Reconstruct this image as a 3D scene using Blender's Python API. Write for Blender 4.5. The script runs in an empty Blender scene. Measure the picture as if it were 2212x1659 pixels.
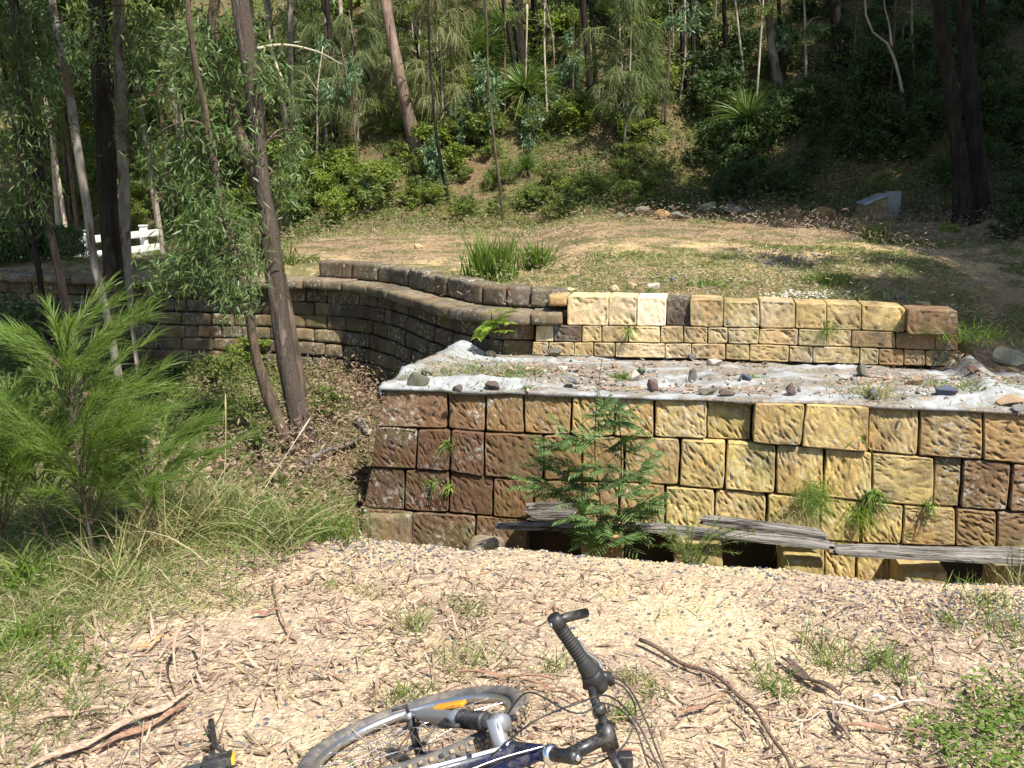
import bpy, bmesh, math, random
import numpy as np
from mathutils import Vector, Matrix
random.seed(7)
C = bpy.context.scene.collection
R = math.radians

# ------------------------------------------------------------ camera, sky, sun, exposure
EYE = 1.65; PITCH = R(12); FOC = 2171.0; CX = 1106.0; CY = 829.5
cd = bpy.data.cameras.new('camera'); cam = bpy.data.objects.new('camera', cd); C.objects.link(cam)
cam.location = (0, 0, EYE); cam.rotation_euler = (R(90) - PITCH, 0, 0)
cd.sensor_width = 36; cd.lens = 36 * FOC / 2212; cd.clip_start = .05; cd.clip_end = 500
bpy.context.scene.camera = cam

SUN_EL, SUN_AZ = 56, 38            # elevation; azimuth right of straight behind the camera
tosun = Vector((math.sin(R(SUN_AZ)) * math.cos(R(SUN_EL)), -math.cos(R(SUN_AZ)) * math.cos(R(SUN_EL)), math.sin(R(SUN_EL))))
world = bpy.data.worlds.new('World'); bpy.context.scene.world = world; world.use_nodes = True
wn = world.node_tree; wn.nodes.clear()
sky = wn.nodes.new('ShaderNodeTexSky'); sky.sky_type = 'NISHITA'; sky.sun_disc = False
sky.sun_elevation = R(SUN_EL); sky.sun_rotation = math.atan2(tosun.x, tosun.y); sky.air_density = 1.0; sky.dust_density = 1.0
bg = wn.nodes.new('ShaderNodeBackground'); bg.inputs['Strength'].default_value = .1
wo = wn.nodes.new('ShaderNodeOutputWorld')
wn.links.new(sky.outputs[0], bg.inputs[0]); wn.links.new(bg.outputs[0], wo.inputs[0])
sd = bpy.data.lights.new('sun', 'SUN'); sd.energy = 4.9; sd.angle = R(.53); sd.color = (1, .955, .87)
sun = bpy.data.objects.new('sun', sd); C.objects.link(sun)
sun.rotation_euler = tosun.to_track_quat('Z', 'Y').to_euler(); sun.location = (6, -8, 30)
vs = bpy.context.scene.view_settings
vs.view_transform = 'Standard'; vs.look = 'None'; vs.exposure = 1.0; vs.gamma = 1; vs.use_curve_mapping = False

# ------------------------------------------------------------ points in the place from the survey of the photograph
cp, sp_ = math.cos(PITCH), math.sin(PITCH)
def ray(px, py):
    a, b = (px - CX) / FOC, (CY - py) / FOC
    return np.array([a, cp + b * sp_, -sp_ + b * cp])
def at_y(px, py, Y):
    d = ray(px, py); t = Y / d[1]; return np.array([d[0] * t, Y, EYE + d[2] * t])
def at_z(px, py, z):
    d = ray(px, py); t = (z - EYE) / d[2]; return np.array([d[0] * t, d[1] * t, z])
def at_plane(px, py, o, n):
    d = ray(px, py); e = np.array([0, 0, EYE]); t = np.dot(o - e, n) / np.dot(d, n); return e + d * t
def px_size(n, Y): return n / FOC * Y          # size of n survey pixels at distance Y
S = 1 / 1.15732

# ------------------------------------------------------------ numeric helpers
def sst(a, b, x):
    t = np.clip((np.asarray(x, float) - a) / (b - a), 0, 1); return t * t * (3 - 2 * t)
def _h(i, j, s):
    n = (i * 374761393 + j * 668265263 + s * 1442695041) & 0x7fffffff
    n = (n ^ (n >> 13)) * 1274126177 & 0x7fffffff
    return ((n ^ (n >> 16)) & 0xffff) / 65535.0
def vnoise(x, y, s=0):
    x = np.asarray(x, float); y = np.asarray(y, float)
    i = np.floor(x).astype(np.int64); j = np.floor(y).astype(np.int64); u = x - i; v = y - j
    u = u * u * (3 - 2 * u); v = v * v * (3 - 2 * v)
    return (_h(i, j, s) * (1 - u) + _h(i + 1, j, s) * u) * (1 - v) + (_h(i, j + 1, s) * (1 - u) + _h(i + 1, j + 1, s) * u) * v
def fbm(x, y, o=4, s=0):
    r = 0; a = .5; f = 1
    for k in range(o): r = r + a * vnoise(np.asarray(x) * f, np.asarray(y) * f, s + k * 17); a *= .5; f *= 2.03
    return r - .47
def norm(v): return v / np.maximum(np.linalg.norm(v, axis=-1, keepdims=True), 1e-9)

# ------------------------------------------------------------ mesh helpers
class Geo:
    def __init__(s): s.v = []; s.q = []; s.t = []; s.n = 0
    def add(s, V, Q=None, T=None):
        V = np.asarray(V, float).reshape(-1, 3)
        if Q is not None and len(Q): s.q.append(np.asarray(Q, np.int64).reshape(-1, 4) + s.n)
        if T is not None and len(T): s.t.append(np.asarray(T, np.int64).reshape(-1, 3) + s.n)
        s.v.append(V); s.n += len(V); return s
    def join(s, g, M=None, off=(0, 0, 0)):
        V = np.concatenate(g.v)
        if M is not None: V = V @ np.asarray(M).T
        b = s.n; s.v.append(V + np.asarray(off)); s.n += len(V)
        for q in g.q: s.q.append(q + b)
        for t in g.t: s.t.append(t + b)
        return s
    def mesh(s, name, m, smooth=True):
        me = bpy.data.meshes.new(name)
        V = np.concatenate(s.v) if s.v else np.zeros((0, 3))
        Q = np.concatenate(s.q) if s.q else np.zeros((0, 4), np.int64)
        T = np.concatenate(s.t) if s.t else np.zeros((0, 3), np.int64)
        me.vertices.add(len(V)); me.vertices.foreach_set('co', V.astype(np.float32).ravel())
        li = np.concatenate([Q.ravel(), T.ravel()]).astype(np.int32)
        ls = np.concatenate([np.arange(len(Q)) * 4, len(Q) * 4 + np.arange(len(T)) * 3]).astype(np.int32)
        me.loops.add(len(li)); me.loops.foreach_set('vertex_index', li)
        me.polygons.add(len(ls)); me.polygons.foreach_set('loop_start', ls)
        me.update(calc_edges=True)
        me.polygons.foreach_set('use_smooth', np.full(len(ls), smooth)); me.update()
        for mm in (m if isinstance(m, (list, tuple)) else [m]): me.materials.append(mm)
        return me
    def obj(s, name, m, parent=None, smooth=True, loc=None):
        o = bpy.data.objects.new(name, s.mesh(name, m, smooth)); C.objects.link(o)
        if parent: o.parent = parent
        if loc is not None: o.location = loc
        return o
def grid_q(nu, nv):                      # nu x nv vertices, row-major in v
    i = np.arange(nu - 1)[None, :] + np.arange(nv - 1)[:, None] * nu
    return np.stack([i, i + 1, i + nu + 1, i + nu], -1).reshape(-1, 4)
def tube(g, P, rad, sides=8, cap=True, wob=0, seed=0):
    P = np.asarray(P, float); n = len(P); rad = np.broadcast_to(np.asarray(rad, float), (n,))
    T = norm(np.gradient(P, axis=0)); up = np.array([0, 0, 1.]) if abs(T[0][2]) < .9 else np.array([1., 0, 0])
    u = norm(np.cross(T[0], up)); a = np.arange(sides) * 2 * math.pi / sides; V = []
    for k in range(n):
        u = norm(u - T[k] * np.dot(u, T[k])); w = np.cross(T[k], u)
        r = rad[k] * (1 + wob * (vnoise(np.cos(a) * 1.5 + 9 + seed, np.sin(a) * 1.5 + k * .35, 3) - .5)) if wob else rad[k] * np.ones(sides)
        V.append(P[k] + (np.cos(a) * r)[:, None] * u + (np.sin(a) * r)[:, None] * w)
    V = np.concatenate(V); j = np.arange(sides); Q = []
    for k in range(n - 1):
        b = k * sides; Q.append(np.stack([b + j, b + (j + 1) % sides, b + sides + (j + 1) % sides, b + sides + j], -1))
    T3 = []
    if cap:
        V = np.concatenate([V, P[:1], P[-1:]]); c0, c1 = n * sides, n * sides + 1; b = (n - 1) * sides
        T3 = [(c0, (k + 1) % sides, k) for k in range(sides)] + [(c1, b + k, b + (k + 1) % sides) for k in range(sides)]
    g.add(V, np.concatenate(Q), T3); return g
def curve(pts, n):                       # smooth resampling through points
    pts = np.asarray(pts, float); d = np.r_[0, np.cumsum(np.linalg.norm(np.diff(pts, axis=0), axis=1))]
    s = np.linspace(0, d[-1], n); m = np.gradient(pts, d, axis=0) if len(pts) > 2 else np.repeat((pts[1:] - pts[:1]) / d[-1], 2, 0)
    k = np.clip(np.searchsorted(d, s, 'right') - 1, 0, len(d) - 2); h = (d[k + 1] - d[k])[:, None]; t = ((s - d[k])[:, None]) / h
    return (2*t**3-3*t**2+1)*pts[k] + (t**3-2*t**2+t)*h*m[k] + (-2*t**3+3*t**2)*pts[k+1] + (t**3-t**2)*h*m[k+1]
def box(g, c, s, M=None, bev=0.0):
    c = np.asarray(c, float); s = np.asarray(s, float) / 2
    V = np.array([[x, y, z] for z in (-1, 1) for y in (-1, 1) for x in (-1, 1)], float) * s
    F = [(0, 2, 3, 1), (4, 5, 7, 6), (0, 1, 5, 4), (2, 6, 7, 3), (0, 4, 6, 2), (1, 3, 7, 5)]
    if bev > 0:
        bm = bmesh.new(); vs_ = [bm.verts.new(v) for v in V]
        for f in F: bm.faces.new([vs_[i] for i in f])
        bmesh.ops.bevel(bm, geom=bm.edges[:], offset=bev, segments=2, affect='EDGES', profile=.7)
        bm.verts.index_update(); V = np.array([v.co[:] for v in bm.verts])
        Q = [[v.index for v in f.verts] for f in bm.faces if len(f.verts) == 4]; T = [[v.index for v in f.verts] for f in bm.faces if len(f.verts) == 3]; bm.free()
    else: Q, T = F, None
    if M is not None: V = V @ np.asarray(M).T
    g.add(V + c, Q, T); return g
def rock_geo(seed, size=(1, 1, 1), n=16, sub=True, rough=.06):
    rs = np.random.RandomState(seed); P = norm(rs.normal(size=(n, 3))) * rs.uniform(.8, 1.05, (n, 1))
    bm = bmesh.new()
    for p in P: bm.verts.new(p)
    r = bmesh.ops.convex_hull(bm, input=bm.verts[:])
    bmesh.ops.delete(bm, geom=[e for e in r['geom_interior'] if isinstance(e, bmesh.types.BMVert)], context='VERTS')
    bmesh.ops.bevel(bm, geom=bm.edges[:], offset=.09, segments=1, affect='EDGES')
    if sub:
        bmesh.ops.triangulate(bm, faces=bm.faces[:]); bmesh.ops.subdivide_edges(bm, edges=[e for e in bm.edges if e.calc_length() > .5], cuts=2, use_grid_fill=True)
    bmesh.ops.triangulate(bm, faces=bm.faces[:]); bm.verts.index_update()
    V = np.array([v.co[:] for v in bm.verts]); T = [[v.index for v in f.verts] for f in bm.faces]; bm.free()
    V = V * (1 + rough * 2 * fbm(V[:, 0] * 3 + seed, V[:, 1] * 3 + V[:, 2] * 2.2, 3, seed)[:, None])
    g = Geo(); g.add(V * np.asarray(size) / 2, None, T); return g
# blades: thin strips (leaves, grass, needles, litter)
def blades(g, P, D, L, W, bend=0., segs=2, kind='leaf', rs=None, up=None, curl=0.):
    P = np.asarray(P, float); n = len(P); D = norm(np.asarray(D, float)); L = np.broadcast_to(L, (n,)); W = np.broadcast_to(W, (n,))
    rs = rs or np.random.RandomState(n)
    if up is None: side = norm(np.cross(D, rs.normal(size=(n, 3))))
    else:
        side = norm(np.cross(D, up + rs.normal(size=(n, 3)) * .25))
    bend = np.broadcast_to(bend, (n,)); nv = []
    nrm = np.cross(side, D)
    for k in range(segs + 1):
        t = k / segs
        c = P + D * (L * t)[:, None]; c[:, 2] -= bend * L * t * t
        if np.any(curl): c = c + nrm * (np.broadcast_to(curl, (n,)) * L * t * t)[:, None]
        w = W / 2 * (max(math.sin(math.pi * (t * .86 + .09)) ** .8, .05) if kind == 'leaf' else max((1 - t ** 1.6), .04) if kind == 'grass' else (1 if 0 < t < 1 else .8))
        nv.append(c - side * w[:, None]); nv.append(c + side * w[:, None])
    V = np.stack(nv, 1).reshape(-1, 3); m = 2 * (segs + 1); b = np.arange(n)[:, None] * m
    Q = np.concatenate([np.concatenate([b + 2 * k, b + 2 * k + 1, b + 2 * k + 3, b + 2 * k + 2], 1)[:, None] for k in range(segs)], 1).reshape(-1, 4)
    g.add(V, Q); return g

# ------------------------------------------------------------ naming helpers
def tag(o, label=None, cat=None, group=None, kind=None):
    if label: o['label'] = label
    if cat: o['category'] = cat
    if group: o['group'] = group
    if kind: o['kind'] = kind
    return o
def thing(name, label, cat, loc=(0, 0, 0), group=None, rz=0, sc=1):
    o = bpy.data.objects.new(name, None); C.objects.link(o); o.location = loc; o.rotation_euler = (0, 0, rz); o.scale = (sc,) * 3 if np.isscalar(sc) else sc
    o.empty_display_size = .1; return tag(o, label, cat, group)
def dup(root, loc, rz=0, sc=1, label=None, group=None, tilt=(0, 0)):
    r = root.copy(); C.objects.link(r); r.location = loc; r.rotation_euler = (tilt[0], tilt[1], rz); r.scale = (sc,) * 3 if np.isscalar(sc) else sc
    if label: r['label'] = label
    if group: r['group'] = group
    elif 'group' in r: del r['group']
    for ch in [c for c in bpy.data.objects if c.parent == root]:
        c = ch.copy(); C.objects.link(c); c.parent = r
    return r

# ------------------------------------------------------------ materials
class NT:
    def __init__(s, name, rough=.9, spec=.2):
        s.m = bpy.data.materials.new(name); s.m.use_nodes = True; s.t = s.m.node_tree; s.n = s.t.nodes; s.b = s.n['Principled BSDF']
        s.b.inputs['Roughness'].default_value = rough; s.b.inputs['Specular IOR Level'].default_value = spec; s.h = None
    def new(s, t, **k):
        n = s.n.new(t)
        for a, b in k.items(): setattr(n, a, b)
        return n
    def link(s, a, b): s.t.links.new(a, b)
    def co(s, kind='Object', scale=(1, 1, 1), rot=(0, 0, 0), world=False):
        if world: o = s.new('ShaderNodeNewGeometry').outputs['Position']
        else: o = s.new('ShaderNodeTexCoord').outputs[kind]
        mp = s.new('ShaderNodeMapping'); mp.inputs['Scale'].default_value = scale; mp.inputs['Rotation'].default_value = rot
        s.link(o, mp.inputs[0]); return mp.outputs[0]
    def noise(s, co, scale, det=4, rough=.6, dist=0):
        n = s.new('ShaderNodeTexNoise'); n.inputs['Scale'].default_value = scale; n.inputs['Detail'].default_value = det
        n.inputs['Roughness'].default_value = rough; n.inputs['Distortion'].default_value = dist; s.link(co, n.inputs['Vector']); return n.outputs['Fac']
    def voro(s, co, scale, feat='F1', out='Distance'):
        n = s.new('ShaderNodeTexVoronoi', feature=feat); n.inputs['Scale'].default_value = scale; s.link(co, n.inputs['Vector']); return n.outputs[out]
    def ramp(s, fac, stops, interp='LINEAR'):
        n = s.new('ShaderNodeValToRGB'); e = n.color_ramp; e.interpolation = interp
        while len(e.elements) < len(stops): e.elements.new(.5)
        for el, (p, c) in zip(e.elements, stops):
            el.position = p; el.color = (c, c, c, 1) if np.isscalar(c) else (*c, 1)
        s.link(fac, n.inputs[0]); return n.outputs[0]
    def mix(s, f, a, b, mode='MIX'):
        n = s.new('ShaderNodeMix', data_type='RGBA', blend_type=mode)
        for i, v in ((0, f), (6, a), (7, b)):
            if isinstance(v, bpy.types.NodeSocket): s.link(v, n.inputs[i])
            elif i == 0: n.inputs[0].default_value = v
            else: n.inputs[i].default_value = (*v, 1)
        return n.outputs[2]
    def math(s, op, a, b=None, c=None):
        n = s.new('ShaderNodeMath', operation=op)
        for i, v in enumerate((a, b, c)):
            if v is None: continue
            if isinstance(v, bpy.types.NodeSocket): s.link(v, n.inputs[i])
            else: n.inputs[i].default_value = v
        return n.outputs[0]
    def island(s): return s.new('ShaderNodeNewGeometry').outputs['Random Per Island']
    def objcol(s): return s.new('ShaderNodeObjectInfo').outputs['Color']
    def objrnd(s): return s.new('ShaderNodeObjectInfo').outputs['Random']
    def sep(s, co): n = s.new('ShaderNodeSeparateXYZ'); s.link(co, n.inputs[0]); return n.outputs
    def nz(s): return s.sep(s.new('ShaderNodeNewGeometry').outputs['Normal'])[2]
    def bump(s, h, dist=.01, strength=1.):
        n = s.new('ShaderNodeBump'); n.inputs['Distance'].default_value = dist; n.inputs['Strength'].default_value = strength
        s.link(h, n.inputs['Height'])
        if s.h: s.link(s.h, n.inputs['Normal'])
        s.h = n.outputs[0]; s.link(s.h, s.b.inputs['Normal'])
    def col(s, c):
        if isinstance(c, bpy.types.NodeSocket): s.link(c, s.b.inputs['Base Color'])
        else: s.b.inputs['Base Color'].default_value = (*c, 1)
        return s
def plain(name, c, rough=.5, metal=0, spec=.5):
    k = NT(name, rough, spec); k.col(c); k.b.inputs['Metallic'].default_value = metal; return k.m
def leafmat(name, cols, trans=.35, rough=.55, spec=.35, pos_scale=.0):
    """leaf colour varies leaf by leaf between the given colours; light passes through the blade"""
    k = NT(name, rough, spec); f = k.island(); n = len(cols)
    c = k.ramp(f, [(i / max(n - 1, 1), cc) for i, cc in enumerate(cols)])
    cl = k.noise(k.co(world=True), 1.3, 2)
    c = k.mix(k.ramp(cl, [(.35, .0), (.65, .35)]), c, tuple(x * .75 for x in cols[0]))
    k.col(c)
    tr = k.new('ShaderNodeBsdfTranslucent'); tc = k.mix(1., c, (1.15, 1.25, .55), 'MULTIPLY'); k.link(tc, tr.inputs[0])
    ms = k.new('ShaderNodeMixShader'); ms.inputs[0].default_value = trans
    k.link(k.b.outputs[0], ms.inputs[1]); k.link(tr.outputs[0], ms.inputs[2]); k.link(ms.outputs[0], k.n['Material Output'].inputs[0]); return k.m

M = {}
# cut sandstone, hue carried by each block (object colour)
def stone_mat(name, lichen=.0, stain=.5, pick=1., moss=.0):
    k = NT(name, .93, .15); co = k.co(world=True); base = k.objcol()
    n1 = k.noise(co, 3.1, 5, .65); n2 = k.noise(co, 17, 5, .7); n3 = k.noise(co, 90, 3, .7)
    c = k.mix(k.ramp(n1, [(.36, 0), (.62, 1)]), base, k.mix(1., base, (1.14, 1.1, .86), 'MULTIPLY'))
    c = k.mix(k.ramp(n2, [(.42, .55), (.6, 0)]), c, k.mix(1., base, (.62, .5, .42), 'MULTIPLY'))
    c = k.mix(k.math('MULTIPLY', k.ramp(k.noise(co, 2.2, 6, .72, .6), [(.47, 0), (.62, 1)]), stain), c, (.075, .06, .045))
    c = k.mix(k.math('MULTIPLY', k.ramp(k.noise(co, 1.7, 3), [(.5, 0), (.62, 1)]), .35), c, k.mix(1., base, (1.25, .9, .62), 'MULTIPLY'))
    c = k.mix(k.math('MULTIPLY', k.ramp(k.noise(k.co(world=True, scale=(1, 1, .22)), 3.2, 5, .7), [(.5, 0), (.64, 1)]), .55 * min(1, stain * 1.3)), c, k.mix(1., base, (.42, .33, .26), 'MULTIPLY'))
    if moss: c = k.mix(k.math('MULTIPLY', k.ramp(k.noise(co, 3.7, 6, .7), [(.5, 0), (.66, 1)]), moss), c, (.09, .105, .03))
    if lichen:
        l = k.math('MULTIPLY', k.ramp(k.noise(co, 26, 4, .75), [(.54, 0), (.59, 1)]), k.ramp(k.noise(co, 2.6, 3), [(.5 - .12 * lichen, 0), (.64 - .1 * lichen, 1)]))
        c = k.mix(k.math('MULTIPLY', l, .8), c, (.40, .40, .35))
    c = k.mix(k.ramp(n3, [(.3, .35), (.55, 0)]), c, k.mix(1., c, (.55, .5, .45), 'MULTIPLY'))
    k.col(c)
    if pick:
        m = k.noise(k.co(world=True, scale=(1, 1, .32), rot=(0, R(-32), 0)), 34, 2, .5, .3); k.bump(m, .007 * pick)
    k.bump(n2, .006); k.bump(n3, .003); return k.m
M['stone'] = stone_mat('sandstone_dressed', .05, .6, .5, .3)
M['stone_old'] = stone_mat('sandstone_weathered', .45, .9, .5, .5)
M['stone_new'] = stone_mat('sandstone_fresh', 0, .04, .8, 0)
M['stone_rough'] = stone_mat('sandstone_rough', .6, .35, 0, .35)
def basalt():
    k = NT('broken_basalt', .8, .3); co = k.co('Object'); n = k.noise(co, 6, 5, .7); w = k.co(world=True)
    c = k.mix(n, k.objcol(), k.mix(1., k.objcol(), (.5, .5, .55), 'MULTIPLY'))
    c = k.mix(k.ramp(k.noise(w, 9, 4), [(.55, 0), (.7, .6)]), c, (.3, .22, .13)); k.col(c); k.bump(n, .02); k.bump(k.noise(w, 80, 3), .003); return k.m
M['rock'] = basalt()
def soil(name, sand, dark, brown, litter=.5, green=0., sc=1.):
    k = NT(name, .97, .08); co = k.co(world=True)
    big = k.noise(co, .9 * sc, 5, .62, .4); mid = k.noise(co, 6 * sc, 5, .7); fine = k.noise(co, 140, 3, .75); grit = k.voro(co, 75); g2 = k.noise(co, 38, 4, .75)
    c = k.mix(k.ramp(mid, [(.35, 0), (.65, 1)]), sand, tuple(a * b for a, b in zip(sand, (.86, .8, .7))))
    c = k.mix(k.ramp(big, [(.5 - .2 * litter, 0), (.66 - .2 * litter, .85)]), c, brown)
    c = k.mix(k.ramp(g2, [(.52, 0), (.62, .75)]), c, dark)
    c = k.mix(k.ramp(k.voro(co, 60, out='Color'), [(.66, 0), (.7, .6)], 'CONSTANT'), c, tuple(min(1, a * 1.25) for a in sand))
    if name == 'sandy_terrace':
        p_ = k.sep(k.new('ShaderNodeNewGeometry').outputs['Position']); yy = k.math('ADD', p_[1], k.math('MULTIPLY', big, 1.6))
        c = k.mix(k.ramp(k.math('DIVIDE', yy, 30.), [(.40, .75), (.435, 0), (.50, 0), (.54, .6)]), c, (.2, .135, .085))
    if green: c = k.mix(k.ramp(k.noise(co, 1.6, 5, .7), [(.54 - green * .2, 0), (.62 - green * .12, .8)]), c, (.075, .1, .025))
    c = k.mix(k.ramp(fine, [(.35, .5), (.6, 0)]), c, tuple(a * .45 for a in brown)); k.col(c)
    k.bump(mid, .03); k.bump(grit, .006); k.bump(fine, .006); return k.m
M['ground'] = soil('sandy_ground', (.64, .51, .33), (.26, .2, .16), (.40, .30, .22), .42)
M['terrace'] = soil('sandy_terrace', (.62, .47, .25), (.16, .12, .08), (.28, .2, .13), .45, .36)
M['gully'] = soil('gully_soil', (.42, .32, .19), (.07, .055, .035), (.2, .14, .085), .75, .5)
M['hill'] = soil('hill_soil', (.3, .21, .13), (.03, .025, .015), (.13, .085, .05), .9, .6)
def cloth():
    k = NT('geotextile', .85, .2); co = k.co(world=True)
    a = k.noise(k.co(world=True, scale=(.7, 1.5, 1)), 1.6, 6, .68, .5); b = k.noise(co, 8, 5, .72); f = k.noise(co, 120, 2)
    c = k.mix(k.ramp(b, [(.35, 0), (.65, 1)]), (.36, .37, .37), (.22, .225, .225))
    c = k.mix(k.ramp(a, [(.45, 0), (.54, .9)]), c, (.12, .11, .09))
    c = k.mix(k.math('MULTIPLY', k.ramp(k.noise(co, 30, 4, .8), [(.5, 0), (.6, 1)]), k.ramp(a, [(.44, 0), (.54, .8)])), c, (.36, .26, .17))
    c = k.mix(k.ramp(f, [(.3, .25), (.6, 0)]), c, (.2, .2, .19))
    k.col(c); k.bump(b, .02); k.bump(f, .002); return k.m
M['cloth'] = cloth()
def bark(name, a, b, peel=None, scale=1., vert=.12, fiss=.02, amt=.5):
    k = NT(name, .9, .15); co = k.co(world=True, scale=(1, 1, vert)); w = k.co(world=True)
    n = k.noise(co, 22 * scale, 5, .7, .4); m = k.noise(w, 3, 4, .6)
    c = k.mix(k.ramp(n, [(.36, 0), (.6, 1)]), a, b); c = k.mix(k.ramp(m, [(.4, 0), (.65, .6)]), c, tuple(x * .6 for x in a))
    if peel: c = k.mix(k.ramp(k.noise(k.co(world=True, scale=(1, 1, .3)), 5, 4, .6, .8), [(.62 - amt * .25, 0), (.66 - amt * .25, 1)]), c, peel)
    k.col(c); k.bump(n, fiss); k.bump(k.noise(w, 60, 3), .004); return k.m
M['bark_grey'] = bark('smooth_grey_bark', (.2, .17, .145), (.33, .29, .245), (.12, .08, .06), .6, .2, .012, .35)
M['bark_main'] = bark('peeling_gum_bark', (.05, .038, .03), (.25, .205, .165), (.085, .066, .052), .7, .16, .05, .75)
M['bark_dark'] = bark('ironbark', (.014, .011, .009), (.048, .038, .03), None, 1., .1, .05)
M['bark_brown'] = bark('brown_bark', (.06, .042, .03), (.17, .125, .09), None, .9, .14, .03)
M['bark_pale'] = bark('pale_bark', (.36, .3, .22), (.5, .43, .33), None, .6, .2, .01)
M['timber'] = bark('weathered_timber', (.16, .14, .125), (.50, .47, .44), None, 1.4, 1., .02)
def timber():
    k = NT('grey_weathered_timber', .9, .15); co = k.co('Object', scale=(.6, 9, 9)); n = k.noise(co, 4, 6, .75, .5)
    c = k.mix(k.ramp(n, [(.42, 0), (.53, 1)]), (.035, .03, .025), (.26, .24, .215)); k.col(c); k.bump(n, .025); return k.m
M['timber'] = timber()
M['leaf_gum'] = leafmat('gum_leaf', [(.085, .14, .04), (.13, .2, .065), (.19, .26, .11)], .42, .45, .35)
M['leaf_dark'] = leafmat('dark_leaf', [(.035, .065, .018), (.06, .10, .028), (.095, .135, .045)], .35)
M['leaf_bright'] = leafmat('bright_leaf', [(.14, .2, .03), (.2, .26, .045), (.28, .31, .07)], .45)
M['leaf_mid'] = leafmat('mid_leaf', [(.10, .145, .032), (.155, .2, .05), (.23, .25, .085)], .45)
M['leaf_blue'] = leafmat('bluegreen_leaf', [(.08, .15, .07), (.13, .21, .1), (.2, .28, .15)], .3, .45, .5)
M['needle'] = leafmat('sheoak_needle', [(.11, .19, .035), (.17, .26, .05), (.26, .33, .09)], .45)
M['needle_mid'] = leafmat('grey_green_needle', [(.10, .14, .05), (.15, .19, .07), (.22, .24, .1)], .35)
M['needle_olive'] = leafmat('olive_needle', [(.13, .15, .055), (.2, .21, .085), (.3, .27, .13)], .3)
M['grass'] = leafmat('green_grass', [(.08, .15, .02), (.13, .2, .03), (.2, .25, .06)], .35)
M['grass_mix'] = leafmat('mixed_grass', [(.09, .15, .03), (.16, .21, .05), (.36, .32, .16), (.45, .37, .22)], .3)
M['grass_dry'] = leafmat('dry_grass', [(.35, .28, .14), (.5, .41, .22), (.22, .25, .06)], .3)
M['grasstree'] = leafmat('grasstree_leaf', [(.07, .13, .02), (.12, .19, .035), (.2, .26, .07)], .25, .4, .5)
M['wattle'] = leafmat('wattle_leaf', [(.08, .14, .045), (.13, .21, .07), (.2, .29, .11)], .42)
M['fern'] = leafmat('fern_leaf', [(.16, .26, .03), (.24, .34, .05), (.3, .36, .06)], .45)
M['litter'] = leafmat('dry_litter', [(.13, .08, .055), (.29, .2, .14), (.40, .30, .22), (.50, .41, .32), (.34, .19, .12), (.34, .27, .21)], .12, .7, .2)
M['litter_dark'] = leafmat('dark_litter', [(.07, .045, .03), (.16, .105, .07), (.26, .18, .12), (.38, .29, .2), (.12, .075, .05)], .1, .8, .15)
def twig():
    k = NT('dry_twig', .85, .2); c = k.ramp(k.island(), [(0, (.1, .07, .055)), (.6, (.26, .18, .135)), (1, (.42, .33, .26))]); k.col(c); return k.m
M['twig'] = twig()
def gravel():
    k = NT('gravel', .85, .25); c = k.ramp(k.island(), [(0, (.08, .085, .1)), (.5, (.2, .2, .21)), (.6, (.5, .37, .2)), (1, (.6, .5, .36))], 'CONSTANT'); k.col(c); return k.m
M['gravel'] = gravel()
def strip():
    k = NT('bark_strip', .85, .2); n = k.noise(k.co('Object', scale=(1, 12, 12)), 8, 4)
    c = k.mix(k.ramp(n, [(.35, 0), (.65, 1)]), k.mix(1., k.objcol(), (.6, .55, .5), 'MULTIPLY'), k.objcol()); k.col(c); k.bump(n, .006); return k.m
M['strip'] = strip()
def paint():
    k = NT('white_paint', .6, .3); w = k.co(world=True); k.col(k.mix(k.ramp(k.noise(w, 9, 5, .7), [(.5, 0), (.68, .55)]), (.74, .74, .71), (.4, .4, .34))); return k.m
M['white'] = paint()
# ============================================================ TERRAIN
_ep = [(-400, 1040), (0, 1075), (300, 1110), (590, 1140), (720, 1160), (870, 1172), (1000, 1186), (1100, 1184), (1250, 1198), (1400, 1213), (1600, 1230), (1760, 1241), (1850, 1256), (2212, 1270), (2700, 1290)]
_E = np.array([at_z(a, b, -.06) for a, b in _ep])
def yE(x): return np.interp(x, _E[:, 0], _E[:, 1]) + .05 * fbm(np.asarray(x) * 3.2, 0 * np.asarray(x), 3, 5) + .03 * fbm(np.asarray(x) * 14, 0 * np.asarray(x), 3, 8)
_W = np.array([(-16, 15.6), (-12, 15.4), (-9, 14.9), (-7, 14.2), (-5.1, 13.7), (-3.6, 13.45), (-2.5, 13.15), (-1.9, 12.8), (-1.46, 12.25), (-1.1, 11.6), (-.79, 11.0), (-.45, 10.5), (-.1, 10.24), (.3, 10.16), (1.5, 10.1)])
WC = curve(_W, 400); WS = np.r_[0, np.cumsum(np.linalg.norm(np.diff(WC, axis=0), axis=1))]
def yW(x):
    x = np.asarray(x, float)
    a = np.interp(x, WC[:, 0], WC[:, 1]); far = FW_y(np.clip(x, .2, 4.15)) + .02
    a = np.where(x > .35, far, a)
    return np.where(x > 4.12, FW_y(4.15) + .02 - .75 * sst(4.12, 4.7, x), a)
FWL = at_y(1226, 638, 10.0); FWR = at_y(2065, 668, 9.3)
def FW_y(x): return FWL[1] + (x - FWL[0]) * (FWR[1] - FWL[1]) / (FWR[0] - FWL[0])
def hillbase(x): return 19.6 + 9 * sst(-2, -15, x) - 2.5 * sst(4, 9, x)
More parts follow.
